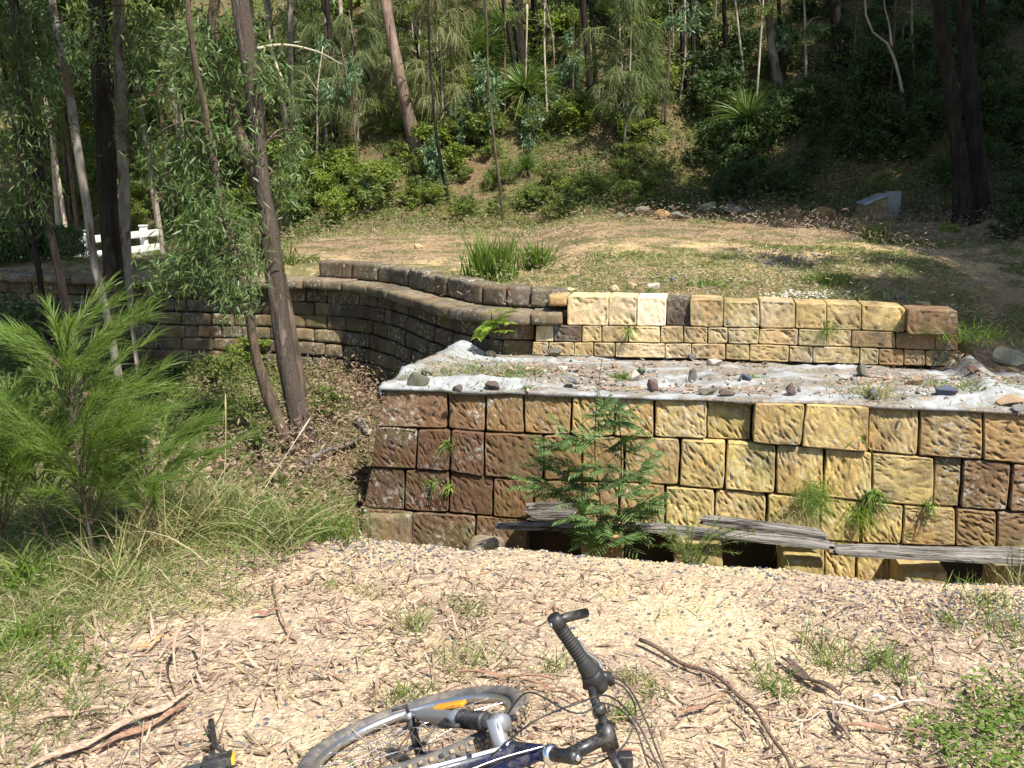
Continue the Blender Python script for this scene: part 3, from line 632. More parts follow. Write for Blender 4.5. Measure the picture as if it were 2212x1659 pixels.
rk = [(60, 150, 90, 45, OL, 'big dark olive rock holding down the left corner of the cloth'), (97, 107, 42, 28, GY, 'small grey rock just behind the big corner rock on the cloth'),
 (205, 160, 35, 25, DB, 'brown rock in the grass patch near the cloth edge'), (330, 160, 60, 24, DB, 'flat dark brown rock on the cloth edge right of the grass patch'),
 (320, 58, 36, 20, (.6, .42, .28), 'small orange cream stone at the back left of the cloth'), (545, 60, 55, 25, OL, 'grey brown rock at the foot of the far wall near its left end'),
 (450, 52, 24, 24, GY, 'small upright dark stone beside the left end of the far wall'), (735, 62, 46, 30, GY, 'grey brown rock against the far wall below the cream blocks'),
 (828, 62, 34, 32, CR, 'pale cream rock against the far wall below the cream blocks'), (945, 72, 30, 24, BG, 'small blue black rock against the far wall left of the middle'),
 (1035, 78, 40, 22, GY, 'low grey rock against the far wall near its middle'), (1118, 100, 50, 26, CR, 'mottled cream rock on a raised fold in the middle of the cloth'),
 (1302, 84, 46, 30, BG, 'blue grey rock against the far wall right of the middle'), (1553, 92, 36, 20, BG, 'small blue grey rock near the wall under the fifth golden block'),
 (1645, 128, 62, 40, OL, 'large grey olive rock behind the dry grass tuft on the cloth'), (1868, 92, 40, 20, (.4, .41, .4), 'pale grey stone at the foot of the dark right hand blocks'),
 (1835, 155, 50, 24, TN, 'tan rock with a dark side on the right part of the cloth'), (1940, 224, 72, 42, BG, 'large blue grey rock near the front edge at the right of the cloth'),
 (1685, 212, 46, 34, BG, 'blue grey rock in front of the dry grass tuft'), (1390, 196, 42, 34, DB, 'dark brown pointed rock near the front edge, right of the dip in the cloth'),
 (1160, 200, 50, 22, DB, 'flat dark rock in the dip at the front edge of the cloth'), (1090, 195, 60, 24, OL, 'dusty olive rock left of the dip at the front edge'),
 (1040, 148, 38, 38, GY, 'grey rock on the hump in the centre of the cloth'), (1225, 158, 45, 26, BG, 'slate grey rock in the litter patch at the cloth centre'),
 (895, 188, 52, 38, (.2, .13, .1), 'brown pointed rock on the front edge behind the feathery seedling'), (602, 174, 46, 34, BG, 'slate blue rock on the cloth left of the feathery seedling'),
 (832, 145, 46, 32, CR, 'cream rock beside a green tuft in the middle left of the cloth'), (762, 100, 22, 20, TN, 'small tan stone behind the tuft on the cloth'),
 (860, 124, 34, 30, (.16, .18, .13), 'grey green rock right of the tuft on the cloth'), (575, 112, 36, 24, CR, 'cream stone in the back left litter of the cloth'),
 (2165, 96, 120, 60, (.26, .26, .18), 'large greenish cream boulder at the far right beyond the cloth'), (2045, 112, 52, 26, (.13, .07, .05), 'dark red brown rock at the back right corner of the cloth'),
 (2175, 212, 90, 32, TN, 'long flat tan rock at the right edge of the cloth'), (2200, 252, 60, 22, GY, 'dark grey slab on the front edge of the cloth at far right')]
for i, (cx, cy, w, h, c, lab) in enumerate(rk):
    p = on_cloth(1000 + .7052 * cx, 850 + .7052 * cy); k = .7052 * S / FOC * p[1]
    p[2] += h * k * .5; p[1] += w * k * .2
    rock('rock', lab, 'rock', tuple(p), (w * k * 1.4, w * k * 1.1, h * k * 1.75), M['rock'], c, 300 + i, 0, flat=True, n=11 if h > 30 else 14, rough=.03)

# ============================================================ FOOTING STONES AND TIMBERS AT THE WALL FOOT
def fblock(x0, x1, y0, y1, off, dep, label, c, m='stone', seed=0, rnd=.016):
    q = [uzF(x0, y1, off), uzF(x1, y1, off), uzF(x1, y0, off), uzF(x0, y0, off)]
    q = [(q[0][0], -1.95), (q[1][0], -1.95), (q[2][0], q[2][1] - (.06 if off > .4 else 0)), (q[3][0], q[3][1] - (.06 if off > .4 else 0))]
    f = lambda u, z, d: fr_front(u, z, np.asarray(d) + off); g = block(q, f, dep, 34, 40, rnd, .006, seed, 500, 118, .014, .002)
    c0 = fr_front((q[0][0] + q[1][0]) / 2, -1.9, off - dep / 2); g.v = [v - c0 for v in g.v]
    o = g.obj('footing_stone', M[m], None, True, tuple(c0)); o.color = (*c, 1); return tag(o, label, 'stone block', 'footing stones along the wall foot')
fblock(903, 1026, 1290, 1380, .07, .4, 'pale topped footing stone at the left end of the wall foot', (.2, .165, .12), 'stone_old', seed=1)
fblock(1452, 1556, 1336, 1410, .52, .5, 'brown footing stone under the plank directly below the feathery seedling', TAN, seed=2)
fblock(1688, 1811, 1352, 1420, .52, .5, 'mossy footing stone behind the green needle bush', lerpc(TAN, (.2, .22, .08), .4), seed=3)
fblock(1962, 2062, 1382, 1440, .52, .5, 'green stained footing stone below the right end of the long plank', lerpc(GOLD, (.2, .22, .08), .35), seed=4)
fblock(2262, 2372, 1412, 1455, .52, .5, 'golden footing stone under the widest grey plank', lerpc(GOLD, TAN, .4), seed=5)
fblock(2512, 2640, 1424, 1475, .52, .5, 'whitish footing stone at the right edge of the picture', CREAM, seed=6)
p = fr_front(uzF(1224, 1340, .3)[0], uzF(1224, 1340, .3)[1], .36)
rock('loose_stone', 'rounded lichen spotted stone with a sunlit top slumped at the wall foot', 'rock', tuple(p + np.array([0, 0, -.12])), (.5, .5, .46), M['stone_rough'], (.3, .26, .2), 47, n=13, rough=.08)
def plank(label, a, b, off, wdt, th, seed, dz=0, name='timber_plank', taper=0):
    pa = at_plane(a[0] * S, a[1] * S, A0 + nh * off, npl); pb = at_plane(b[0] * S, b[1] * S, A0 + nh * off, npl)
    L = np.linalg.norm(pb - pa); nx, ny = max(int(L * 22), 10), 14; rs = np.random.RandomState(seed)
    s = np.linspace(-L / 2, L / 2, nx)[:, None]; v = np.linspace(0, 2 * math.pi, ny, endpoint=False)[None]
    cy_, cz_ = np.cos(v), np.sin(v); pw = .35; yy = np.sign(cy_) * np.abs(cy_) ** pw * wdt / 2; zz = np.sign(cz_) * np.abs(cz_) ** pw * th / 2
    e = np.abs(s) / (L / 2); ragged = 1 - .55 * sst(.86, 1, e) * vnoise(v * 2.2 + seed, v * 0 + np.sign(s), seed)
    yy = yy * (1 + .25 * fbm(s * 3, v * 1.4 + seed, 3, seed)) * (1 - taper * sst(-1, 1, -s / L * 2) * .5); zz = zz * ragged * (1 + .5 * fbm(s * 1.7, v * 3 + seed, 3, seed + 4)) + .012 * fbm(s * 1.3, s * 0, 2, seed + 1)
    grooves = .006 * np.sign(np.sin(v * 9 + .5 * np.sin(s * 2))) * (cz_ > .1); zz = zz - grooves
    X = s + 0 * v + .10 * (e > .97) * np.sign(s) * vnoise(v * 3, v * 0 + seed, seed + 7)
    V = np.stack([X, yy + 0 * s, zz + 0 * s], -1).reshape(-1, 3); j = np.arange(ny); Q = []
    for k in range(nx - 1): Q.append(np.stack([k * ny + j, k * ny + (j + 1) % ny, (k + 1) * ny + (j + 1) % ny, (k + 1) * ny + j], -1))
    T3 = [(0, k + 1, k) for k in range(1, ny - 1)] + [((nx - 1) * ny, (nx - 1) * ny + k, (nx - 1) * ny + k + 1) for k in range(1, ny - 1)]
    g = Geo(); g.add(V, np.concatenate(Q), T3); c = (pa + pb) / 2 + np.array([0, 0, dz]) - nh * (wdt / 2 - .02)
    o = g.obj(name, M['timber'], None, False, tuple(c)); d = Vector(pb - pa); o.rotation_euler = d.to_track_quat('X', 'Z').to_euler(); return tag(o, label, 'timber', 'old bridge timbers along the wall foot')
plank('short thin grey timber lying behind the feathery seedling at the left of the timbers', (1262, 1318), (1575, 1322), .58, .09, .04, 1)
plank('long grey split plank resting on the footing stones in the middle', (1600, 1322), (2066, 1366), .60, .13, .042, 2)
plank('cracked grey timber lying behind and above the long middle plank', (1768, 1303), (2050, 1340), .40, .09, .07, 3)
plank('widest sunlit white grey plank running out of the right side of the picture', (2108, 1390), (2700, 1412), .64, .28, .05, 4, taper=.9)
plank('short thick grey timber butt stuck in the wall behind the feathery seedling', (1332, 1284), (1418, 1284), .2, .16, .13, 5, name='timber_butt')

# ============================================================ FENCE, SIGN, POST
f0, f1 = np.array([-8.42, 23.9]), np.array([-9.55, 18.9]); fd = norm(f1 - f0); fL = np.linalg.norm(f1 - f0)
fz = at_y(328, 490, 23.5)[2]; fr_ = thing('rail_fence', 'white painted three rail fence beside the track behind the dark trunks', 'fence', (f0[0], f0[1], fz - 1.1))
a = math.atan2(fd[1], fd[0]); Mz = np.array([[math.cos(a), -math.sin(a), 0], [math.sin(a), math.cos(a), 0], [0, 0, 1]])
for k, s in enumerate([.45, 2.5, 4.7]):
    g = Geo(); c = fd * s; box(g, (c[0], c[1], .54), (.13, .13, 1.16), Mz, .008); 
    box(g, (c[0], c[1], 1.13), (.16, .16, .03), Mz, .005); g.obj('post', M['white'], fr_)
for k, z in enumerate([.95, .62, .29]):
    g = Geo(); c = fd * (fL / 2) + np.array([-fd[1], fd[0]]) * .085; box(g, (c[0], c[1], z), (fL, .045, .15), Mz, .005); g.obj('rail', M['white'], fr_)
b0 = hit(1882, 468); k = b0[1] / FOC
sg = thing('information_plinth', 'low sandstone plinth with a sloping grey metal panel in the shade by the hillside', 'sign', tuple(b0))
w, h = 46 * k, 46 * k; g = Geo()
V = [(-w/2, -.2, -.1), (w/2, -.2, -.1), (w/2, .3, -.1), (-w/2, .3, -.1), (-w/2, -.2, h*.5), (w/2, -.2, h*.92), (w/2, .3, h*.92), (-w/2, .3, h*.5)]
g.add(V, [(0, 1, 5, 4), (1, 2, 6, 5), (2, 3, 7, 6), (3, 0, 4, 7), (4, 5, 6, 7), (3, 2, 1, 0)]); o = g.obj('plinth', M['stone'], sg, False); o.color = (*TAN, 1)
g = Geo(); th = math.atan2(h * .42, w); Ms = np.array([[math.cos(th), 0, -math.sin(th)], [0, 1, 0], [math.sin(th), 0, math.cos(th)]])
box(g, (0, .05, h * .71 + .03), (math.hypot(w, h * .42) + .05, .56, .04), Ms, .006); g.obj('panel', plain('grey_metal', (.33, .35, .36), .45, .3), sg)
b0 = hit(1926, 470); g = Geo(); k = b0[1] / FOC
box(g, (0, 0, 26 * k), (26 * k, .2, 56 * k), None, .015); o = g.obj('concrete_post', plain('grey_concrete', (.24, .25, .25), .9), None, True, tuple(b0)); tag(o, 'square grey concrete post standing right of the sloping plinth', 'post')

# ============================================================ LOOSE STONES ON THE TERRACE AND SLOPES
ts_ = [(90, 95, 55, 30, GY, 'small grey stone, leftmost of the row at the hill foot'), (140, 94, 42, 26, TN, 'small tan stone second in the row at the hill foot'), (215, 80, 110, 48, GY, 'dark slab third in the row at the hill foot'),
 (300, 95, 95, 42, TN, 'tan rounded stone right of the dark slab in the row'), (390, 98, 120, 40, (.1, .1, .08), 'dark mossy stone in the row left of the pale one'), (550, 72, 115, 58, (.3, .31, .25), 'pale greenish stone standing highest in the row'),
 (680, 75, 150, 58, GY, 'broad grey stone in the middle of the row'), (765, 90, 90, 28, TN, 'low tan stone in front of the broad grey one'), (800, 80, 55, 34, GY, 'small grey stone right of the broad grey one'),
 (890, 95, 62, 46, (.16, .12, .1), 'dark stone beside the red brown block of the row'), (985, 98, 130, 60, (.22, .13, .09), 'red brown block with a pale left edge in the row'), (1130, 95, 140, 58, (.34, .24, .1), 'golden stone at the right end of the row')]
for i, (cx, cy, w, h, c, lab) in enumerate(ts_):
    p = hit((1500 + .4792 * cx) * S, (500 + .4792 * cy) * S); k = .4792 * S / FOC * p[1]; p[2] += h * k * .5; p[1] -= .4
    rock('hill_foot_stone', lab, 'stone', tuple(p), (w * k * 1.1, w * k * .7 + .15, h * k * 1.5), M['stone_rough'], c, 700 + i, n=14, group='stones lined along the foot of the hill')
for i, (sx, sy, w, h, c, lab) in enumerate([(1418, 734, 72, 17, CREAM, 'flat pale slab behind the left end of the far wall'), (1537, 728, 38, 20, CREAM, 'cream stone on the wall head, left of a close pair'), (1575, 727, 42, 24, lerpc(CREAM, TAN, .3), 'cream stone on the wall head, right of a close pair'),
  (1630, 725, 58, 22, (.5, .5, .47), 'grey white stone on the wall head right of the cream pair'), (2256, 752, 44, 26, GY, 'grey slab leaning behind the right end of the far wall'), (2305, 769, 66, 12, TAN, 'flat tan slab laid on the right end of the far wall'),
  (1048, 622, 30, 18, CREAM, 'lone pale stone on the grass beside the track'), (2420, 672, 18, 12, CREAM, 'small pale stone on the shaded bank at right'), (1683, 705, 20, 18, BG, 'small blue grey stone on the bank above the cream blocks'),
  (1075, 345, 40, 62, (.33, .27, .19), 'tan boulder on the hillside right of the leaning reddish trunk'), (1372, 110, 40, 50, (.25, .24, .2), 'grey boulder high on the hillside between dark trunks')]):
    p = hit(sx * S, sy * S, y0=10.15); k = S / FOC * p[1]; p[2] += h * k * .25
    rock('loose_stone', lab, 'stone', tuple(p), (w * k, w * k * .7, h * k * 1.3), M['stone_rough'], c, 760 + i, n=15)
for i, (px, py, w, h, c, lab) in enumerate([(692, 768, 55, 12, CREAM, 'flat pale stone on the litter slope under the curved wall'), (578, 1012, 36, 30, (.3, .27, .22), 'grey brown stone in the grass below the twin trunks'), (700, 1075, 22, 12, CREAM, 'small pale stone on the slope left of the wall corner')]):
    p = hit(px, py, G, 4.9, 13); k = p[1] / FOC; rock('slope_stone', lab, 'stone', tuple(p), (w * k, w * k * .8, h * k * 1.5), M['stone_rough'], c, 800 + i, n=14)
def log(label, pts, f, y0, y1, w, m, name='fallen_branch', up=.03, seed=0, cat='branch'):
    P = []
    for (a, b) in pts: p = hit(a, b, f, y0, y1); P.append(p + np.array([0, 0, up]))
    P = curve(P, 22) if len(P) > 2 else np.linspace(P[0], P[1], 10); r = w / FOC * P[0][1] / 2; n = len(P)
    g = Geo(); tube(g, P - P[0], r * np.linspace(1, .55, n), 9, True, .5, seed); return tag(g.obj(name, m, None, True, tuple(P[0])), label, cat)
log('weathered grey log end lying on the slope left of the wall corner', [(800, 948), (782, 925), (768, 908)], G, 4.9, 13, 20, M['timber'], up=.04)
log('split grey branch lying on the slope beside the twin trunks', [(648, 1020), (700, 985), (745, 972), (778, 958)], G, 4.9, 13, 16, M['timber'], up=.04)
log('pale broken stick on the hillside left of the grass trees', [(1014, 278), (1032, 270), (1050, 262)], T, 14, 60, 6, M['bark_pale'], up=.3)

# ============================================================ BARK STRIPS AND STICKS ON THE FOREGROUND SAND
def P0_(sx, sy, z=.012): return at_z(sx * S, sy * S, z)
def stick(label, pts, w, c, name='stick', flat=False, lift=0., cat=None, off=(0, 0), sc=1.):
    P = np.array([P0_(off[0] + sc * a, off[1] + sc * b) for a, b in pts]); P[:, 2] = [gz(p[0], p[1]) + .026 for p in P]
    if lift: P[1:-1, 2] += lift
    n = max(12, int(np.linalg.norm(P[-1] - P[0]) * 30)); P = curve(P, n) if len(P) > 2 else np.linspace(P[0], P[1], n)
    P[:, 2] += .006 * np.sin(np.arange(n) * .9); r = w * (.75 if w < 60 else .9) * sc * S / FOC * P[0][1] / 2; c0 = P[n // 2].copy(); P = P - c0; g = Geo()
    if flat:                                       # curled bark: an open trough
        Tn = norm(np.gradient(P, axis=0)); sd_ = norm(np.cross(Tn, [0, 0, 1])); V = []
        for k in range(n):
            ww = r * (1 - .75 * abs(2 * k / (n - 1) - 1) ** 3) * (1 + .3 * math.sin(k * 1.7)); 
            for a in np.linspace(-1, 1, 7): V.append(P[k] + sd_[k] * ww * a + np.array([0, 0, .55 * ww * a * a + .006 * math.sin(k * .8 + a)]))
            for a in np.linspace(1, -1, 7): V.append(P[k] + sd_[k] * ww * a * .97 + np.array([0, 0, .55 * ww * a * a - .004]))
        j = np.arange(14); Q = [np.stack([k * 14 + j, k * 14 + (j + 1) % 14, (k + 1) * 14 + (j + 1) % 14, (k + 1) * 14 + j], -1) for k in range(n - 1)]; g.add(V, np.concatenate(Q))
    else: tube(g, P, r * np.linspace(1, .6, n), 8, True, .4, int(w))
    o = g.obj(name, M['strip'], None, True, tuple(c0)); o.color = (*c, 1); return tag(o, label, cat or ('bark' if flat else 'stick'))
k1 = dict(off=(0, 1200), sc=.4339); k2 = dict(off=(700, 1450), sc=.4069); k4 = dict(off=(1700, 1350), sc=.3888)
PB, RB, DK, PL = (.45, .33, .25), (.33, .2, .14), (.13, .095, .08), (.6, .5, .42)
stick('long thick pale bark strip running up from the lower left corner', [(120, 1700), (500, 1530), (750, 1410), (950, 1310), (1120, 1205)], 72, PB, 'bark_strip', True, **k1)
stick('second bark strip lying just below the long pale one at lower left', [(560, 1560), (800, 1450), (980, 1360), (1080, 1290)], 60, RB, 'bark_strip', True, **k1)
stick('pale bark strip lying left of the long one', [(180, 1405), (400, 1345), (680, 1322)], 50, PB, 'bark_strip', True, **k1)
stick('curled bark hoop standing up above the long bark strip', [(1020, 1235), (1030, 1080), (1100, 1000), (1160, 1020), (1150, 1110)], 24, PB, 'bark_strip', True, .12, **k1)
stick('thin dark stick pointing away on the sand at left', [(1575, 600), (1620, 800), (1660, 880)], 22, RB, **k1)
stick('thin forked stick below the dark one at left', [(1690, 870), (1640, 960), (1600, 1080)], 14, PB, **k1)
stick('straight grey stick near the grass at the left edge of the sand', [(1360, 485), (1600, 470), (1810, 450)], 14, PB, **k1)
stick('short brown stick near the bank lip at left', [(1640, 425), (1850, 370)], 12, RB, **k1)
stick('orange curled bark piece left of the bark hoop', [(760, 985), (860, 955), (945, 900)], 40, (.55, .33, .18), 'bark_strip', True, **k1)
stick('red brown bark strip near the pale sand patch', [(1450, 790), (1540, 775), (1610, 765)], 30, (.36, .2, .14), 'bark_strip', True, **k1)
stick('long reddish strip above the handlebar grip shifter', [(1090, 580), (1400, 590), (1690, 612)], 22, RB, 'bark_strip', True, **k2)
stick('brown strip passing behind the handlebar', [(1480, 625), (1700, 690), (1850, 765)], 22, RB, 'bark_strip', True, **k2)
stick('dark stick slanting right from behind the handlebar', [(1900, 560), (2060, 640), (2230, 710)], 16, RB, **k2)
stick('thin arched brown stick left of the grass tuft', [(170, 250), (380, 285), (600, 390)], 12, RB, **k2)
stick('pale thin stick under the brake cables', [(1380, 950), (1800, 900), (2212, 850)], 16, PB, **k2)
stick('reddish bark strip under the stem', [(1500, 1090), (1900, 1090), (2212, 1060)], 18, RB, 'bark_strip', True, **k2)
stick('long dark branch curving down to the bottom edge right of the bicycle', [(-260, 660), (0, 780), (250, 900), (480, 1120), (620, 1320), (720, 1500)], 42, (.17, .12, .09), 'fallen_branch', **k4)
stick('flat dark bark slab on the litter at right', [(650, 760), (800, 880), (1030, 1000)], 62, DK, 'bark_slab', True, **k4)
stick('pale forked branch on the litter beside the green herbs', [(930, 1065), (1050, 1085), (1200, 1110), (1400, 1075), (1600, 1050)], 32, PL, 'fallen_branch', **k4)
stick('grey brown bark piece running down from the pale branch', [(980, 1060), (1010, 1180), (1090, 1290)], 46, (.28, .21, .17), 'bark_strip', True, **k4)
stick('long red brown strip below the pale branch', [(1040, 1205), (1300, 1225), (1620, 1290)], 34, RB, 'bark_strip', True, **k4)
stick('dark grey stick near the bottom edge at right', [(980, 1410), (1250, 1418), (1640, 1420)], 24, (.24, .18, .16), **k4)
stick('pale stick left of the pale branch', [(720, 1195), (950, 1118)], 18, PL, **k4)
stick('thin brown stick crossing the litter left of the dark branch', [(0, 1130), (300, 1010)], 26, RB, 'bark_strip', True, **k4)
stick('thin dark stick near the bank lip at right', [(150, 310), (440, 262)], 10, RB, **k4)
stick('curled pale bark scroll lying above the green herbs', [(1230, 1020), (1310, 1030), (1400, 1055)], 34, (.72, .66, .6), 'bark_strip', True, **k4)
# ============================================================ BICYCLE LYING ON ITS SIDE
hub = at_y(895, 1580, 2.52); nW = norm(np.array([-.27, .245, .93])); e1 = np.array([.96, .144, .24]); e1 = norm(e1 - nW * np.dot(e1, nW)); e2 = np.cross(e1, nW)
if e2[1] > 0: e2 = -e2
fd_ = norm(.55 * e1 + .83 * e2); gd = norm(.83 * e1 - .55 * e2)       # along the fork, and forward of the bicycle
bike = thing('bicycle', 'blue and black mountain bicycle lying on its side on the sandy ground', 'bicycle', tuple(hub - np.array([0, 0, .014]))); BM = {}
def side_():
    k = NT('tyre_sidewall', .85, .2); n = k.noise(k.co('Object'), 22, 5, .75); k.col(k.mix(k.ramp(n, [(.42, 0), (.66, .8)]), (.085, .083, .085), (.24, .2, .155))); k.bump(k.noise(k.co('Object'), 160, 2), .001); return k.m
BM['tyre_side'] = side_()
BM['alu'] = plain('alloy', (.5, .51, .52), .32, .9); BM['silver'] = plain('silver_paint', (.3, .31, .33), .38, .5); BM['steel'] = plain('steel', (.7, .7, .72), .25, 1)
def dusty(nm, c, r):
    k = NT(nm, r, .5); n = k.noise(k.co('Object'), 28, 5, .75); k.col(k.mix(k.ramp(n, [(.5, 0), (.72, .45)]), c, (.2, .17, .13))); k.link(k.ramp(n, [(.4, r), (.7, min(1, r + .4))]), k.b.inputs['Roughness']); return k.m
BM['black'] = dusty('black_plastic', (.018, .018, .02), .42); BM['gloss'] = dusty('black_tube', (.012, .012, .014), .25); BM['rubber'] = plain('grip_rubber', (.022, .022, .022), .7, 0, .4)
BM['blue'] = dusty('deep_blue_paint', (.006, .009, .034), .28); BM['wht'] = plain('white_decal', (.5, .5, .52), .4); BM['orange'] = plain('orange_reflector', (.65, .27, .02), .4, 0, .5)
def add_tyre_mud():
    k = NT('muddy_tread', .85, .2); n = k.noise(k.co('Object'), 30, 4, .7); k.col(k.mix(k.ramp(n, [(.42, 0), (.56, 1)]), (.045, .045, .047), (.34, .25, .15))); k.bump(n, .003); return k.m
BM['tread'] = add_tyre_mud()
def W(a, b, c): return a * e1 + b * e2 + c * nW
def torus(g, prof, n=96, closed=True):
    """sweep a closed profile of (radius, axial) round the hub"""
    th = np.linspace(0, 2 * math.pi, n, endpoint=False); m = len(prof); V = []
    for t in th:
        r_ = math.cos(t) * e1 + math.sin(t) * e2
        for (r, a) in prof: V.append(r_ * r + nW * a)
    j = np.arange(m if closed else m - 1); Q = []
    for k in range(n): k2_ = (k + 1) % n; Q.append(np.stack([k * m + j, k * m + (j + 1) % m, k2_ * m + (j + 1) % m, k2_ * m + j], -1))
    g.add(V, np.concatenate(Q)); return g
wheel = Geo(); torus(wheel, [(.282 + .0, -.011), (.268, -.011), (.268, .011), (.282, .011), (.286, .013), (.289, .0145), (.289, .012), (.283, .009), (.283, -.009), (.289, -.012), (.289, -.0145), (.286, -.013)])
rim = wheel.obj('wheel', BM['alu'], bike)
def wpart(name, g, m): return g.obj(name, m, rim)
g = Geo(); prof = [(.305 + .026 * math.cos(a), .026 * math.sin(a)) for a in np.linspace(-2.6, 2.6, 18)]; torus(g, prof, 110, True); wpart('tyre', g, BM['tyre_side'])
g = Geo(); nk = 76
for k in range(nk):
    t = 2 * math.pi * k / nk
    for row, (a, w_, l_) in enumerate([(-.62, .010, .011), (-.2, .009, .012), (.2, .009, .012), (.62, .010, .011)]):
        tt_ = t + (math.pi / nk if row in (1, 2) else 0); rr = math.cos(tt_) * e1 + math.sin(tt_) * e2; tg = -math.sin(tt_) * e1 + math.cos(tt_) * e2
        od = rr * math.cos(a) + nW * math.sin(a); sd__ = np.cross(tg, od); c = rr * .305 + od * .0285
        box(g, c, (.0, .0, .0)); g.v.pop(); g.q.pop(); g.n -= 8
        Mx = np.stack([tg, sd__, od], 1); gg = Geo(); box(gg, (0, 0, 0), (l_, w_, .007)); g.join(gg, Mx, c)
wpart('tread_knobs', g, BM['tread'])
g = Geo(); tube(g, [-nW * .05, nW * .05], .012, 12); torus(g, [(.012, -.03), (.026, -.03), (.026, -.027), (.012, -.027)], 24); torus(g, [(.012, .027), (.026, .027), (.026, .03), (.012, .03)], 24); wpart('hub', g, BM['black'])
for k in range(32):
    t0 = 2 * math.pi * k / 32; sdn = 1 if k % 2 else -1; off_ = (.55 if (k // 2) % 2 else -.55)
    a_ = (math.cos(t0 + off_) * e1 + math.sin(t0 + off_) * e2) * .024 + nW * .028 * sdn; b_ = (math.cos(t0) * e1 + math.sin(t0) * e2) * .269 + nW * .003 * sdn
    g = Geo(); tube(g, [a_, b_], .0011, 5, False); wpart('spoke', g, BM['steel'])
g = Geo(); tref = math.radians(-62); rr = math.cos(tref) * e1 + math.sin(tref) * e2; tg = -math.sin(tref) * e1 + math.cos(tref) * e2; gg = Geo(); box(gg, (0, 0, 0), (.10, .032, .014), None, .004); g.join(gg, np.stack([tg, rr, nW], 1), rr * .225 + nW * .004); wpart('spoke_reflector', g, BM['orange'])
g = Geo(); tv = 2.6; rr = math.cos(tv) * e1 + math.sin(tv) * e2; tube(g, [rr * .268, rr * .225], .003, 6); wpart('valve', g, BM['black'])
# fork: two telescopic legs, crown, boots, dropouts
fork = Geo(); crown = fd_ * .415
tube(fork, [crown - nW * .075, crown + nW * .075], .021, 12); tube(fork, [crown - fd_ * .01, crown + fd_ * .07], .017, 12); fk = fork.obj('fork', BM['silver'], bike)
for s in (1, -1):
    b0_ = nW * .058 * s + gd * .012; g = Geo(); ax = lambda d: b0_ + fd_ * d + gd * 0
    tube(g, [ax(-.02), ax(.03), ax(.06), ax(.20), ax(.21), ax(.255)], [.007, .012, .0175, .0185, .021, .021], 14); tube(g, [nW * .045 * s, nW * .066 * s], .011, 10); g.obj('lower_leg', BM['silver'], fk)
    g = Geo(); d = np.linspace(.25, .355, 40); tube(g, [ax(x_) for x_ in d], .021 + .0035 * np.sin(np.arange(40) * 1.57), 16); g.obj('boot', BM['black'], fk)
    g = Geo(); tube(g, [ax(.35), ax(.425)], .0155, 12); tube(g, [ax(.39), ax(.435)], .022, 14); g.obj('upper_leg', BM['silver'], fk)
    g = Geo(); tube(g, [ax(.20) + gd * -.02, ax(.215) + gd * -.045, ax(.29) + gd * -.04], [.008, .008, .006], 8); g.obj('brake_arm', BM['black'], fk)
g = Geo(); tube(g, [nW * .05, nW * .085 + gd * .0, nW * .09 - gd * .045], [.006, .006, .004], 8); g.obj('quick_release', BM['black'], fk)
# headset, stem, frame tubes
ht0, ht1 = fd_ * .455, fd_ * .60
g = Geo(); tube(g, [ht0, ht1], .019, 16); fr0 = g.obj('frame', BM['blue'], bike)
for a_, b_ in ((.44, .458), (.598, .618)):
    g = Geo(); tube(g, [fd_ * a_, fd_ * (a_ + .006), fd_ * (b_ - .006), fd_ * b_], [.019, .024, .024, .019], 16); g.obj('headset_cup', BM['steel'], bike)
BB = ht0 - norm(gd * .75 + fd_ * .0) * 0 + (np.array([-.62, 2.18, .12]) - (hub + ht0)); seat = BB + fd_ * .42 - gd * .14
def tb(name, a_, b_, r, m, par=fr0): g = Geo(); tube(g, [a_, b_], r, 16); return g.obj(name, m, par)
tb('down_tube', ht0 + fd_ * .03, BB, .0185, BM['blue']); tb('top_tube', ht1 - fd_ * .03, seat - fd_ * .04, .016, BM['blue']); tb('seat_tube', BB, seat, .0165, BM['blue'])
dt = BB - (ht0 + fd_ * .03); 
g = Geo()
for (s0, s1, w0) in ((.06, .17, .7), (.19, .3, .55), (.3, .52, .8)):
    for q in (0,):
        n_ = 9; th0 = np.linspace(1.9 - w0 / 2, 1.9 + w0 / 2, n_); tdir = norm(dt); u_ = norm(np.cross(tdir, nW)); V = []
        for s__ in np.linspace(s0, s1, 5):
            for t_ in th0 + s__ * .6: V.append(ht0 + fd_ * .03 + dt * s__ + (u_ * math.cos(t_) + nW * math.sin(t_)) * .0189)
        g.add(V, grid_q(n_, 5))
g.obj('decal', BM['wht'], fr0)
stm0, stm1 = fd_ * .655, fd_ * .68 + gd * .115
g = Geo(); tube(g, [fd_ * .618, fd_ * .70], .0165, 14); tube(g, [stm0 + fd_ * .01, stm1], [.017, .0155], 14); tube(g, [stm1 - nW * .03, stm1 + nW * .03], .0215, 14); g.obj('stem', BM['gloss'], bike)
g = Geo(); tube(g, [fd_ * .70 + fd_ * -.002, fd_ * .708], .008, 8); g.obj('stem_bolt', BM['steel'], bike)
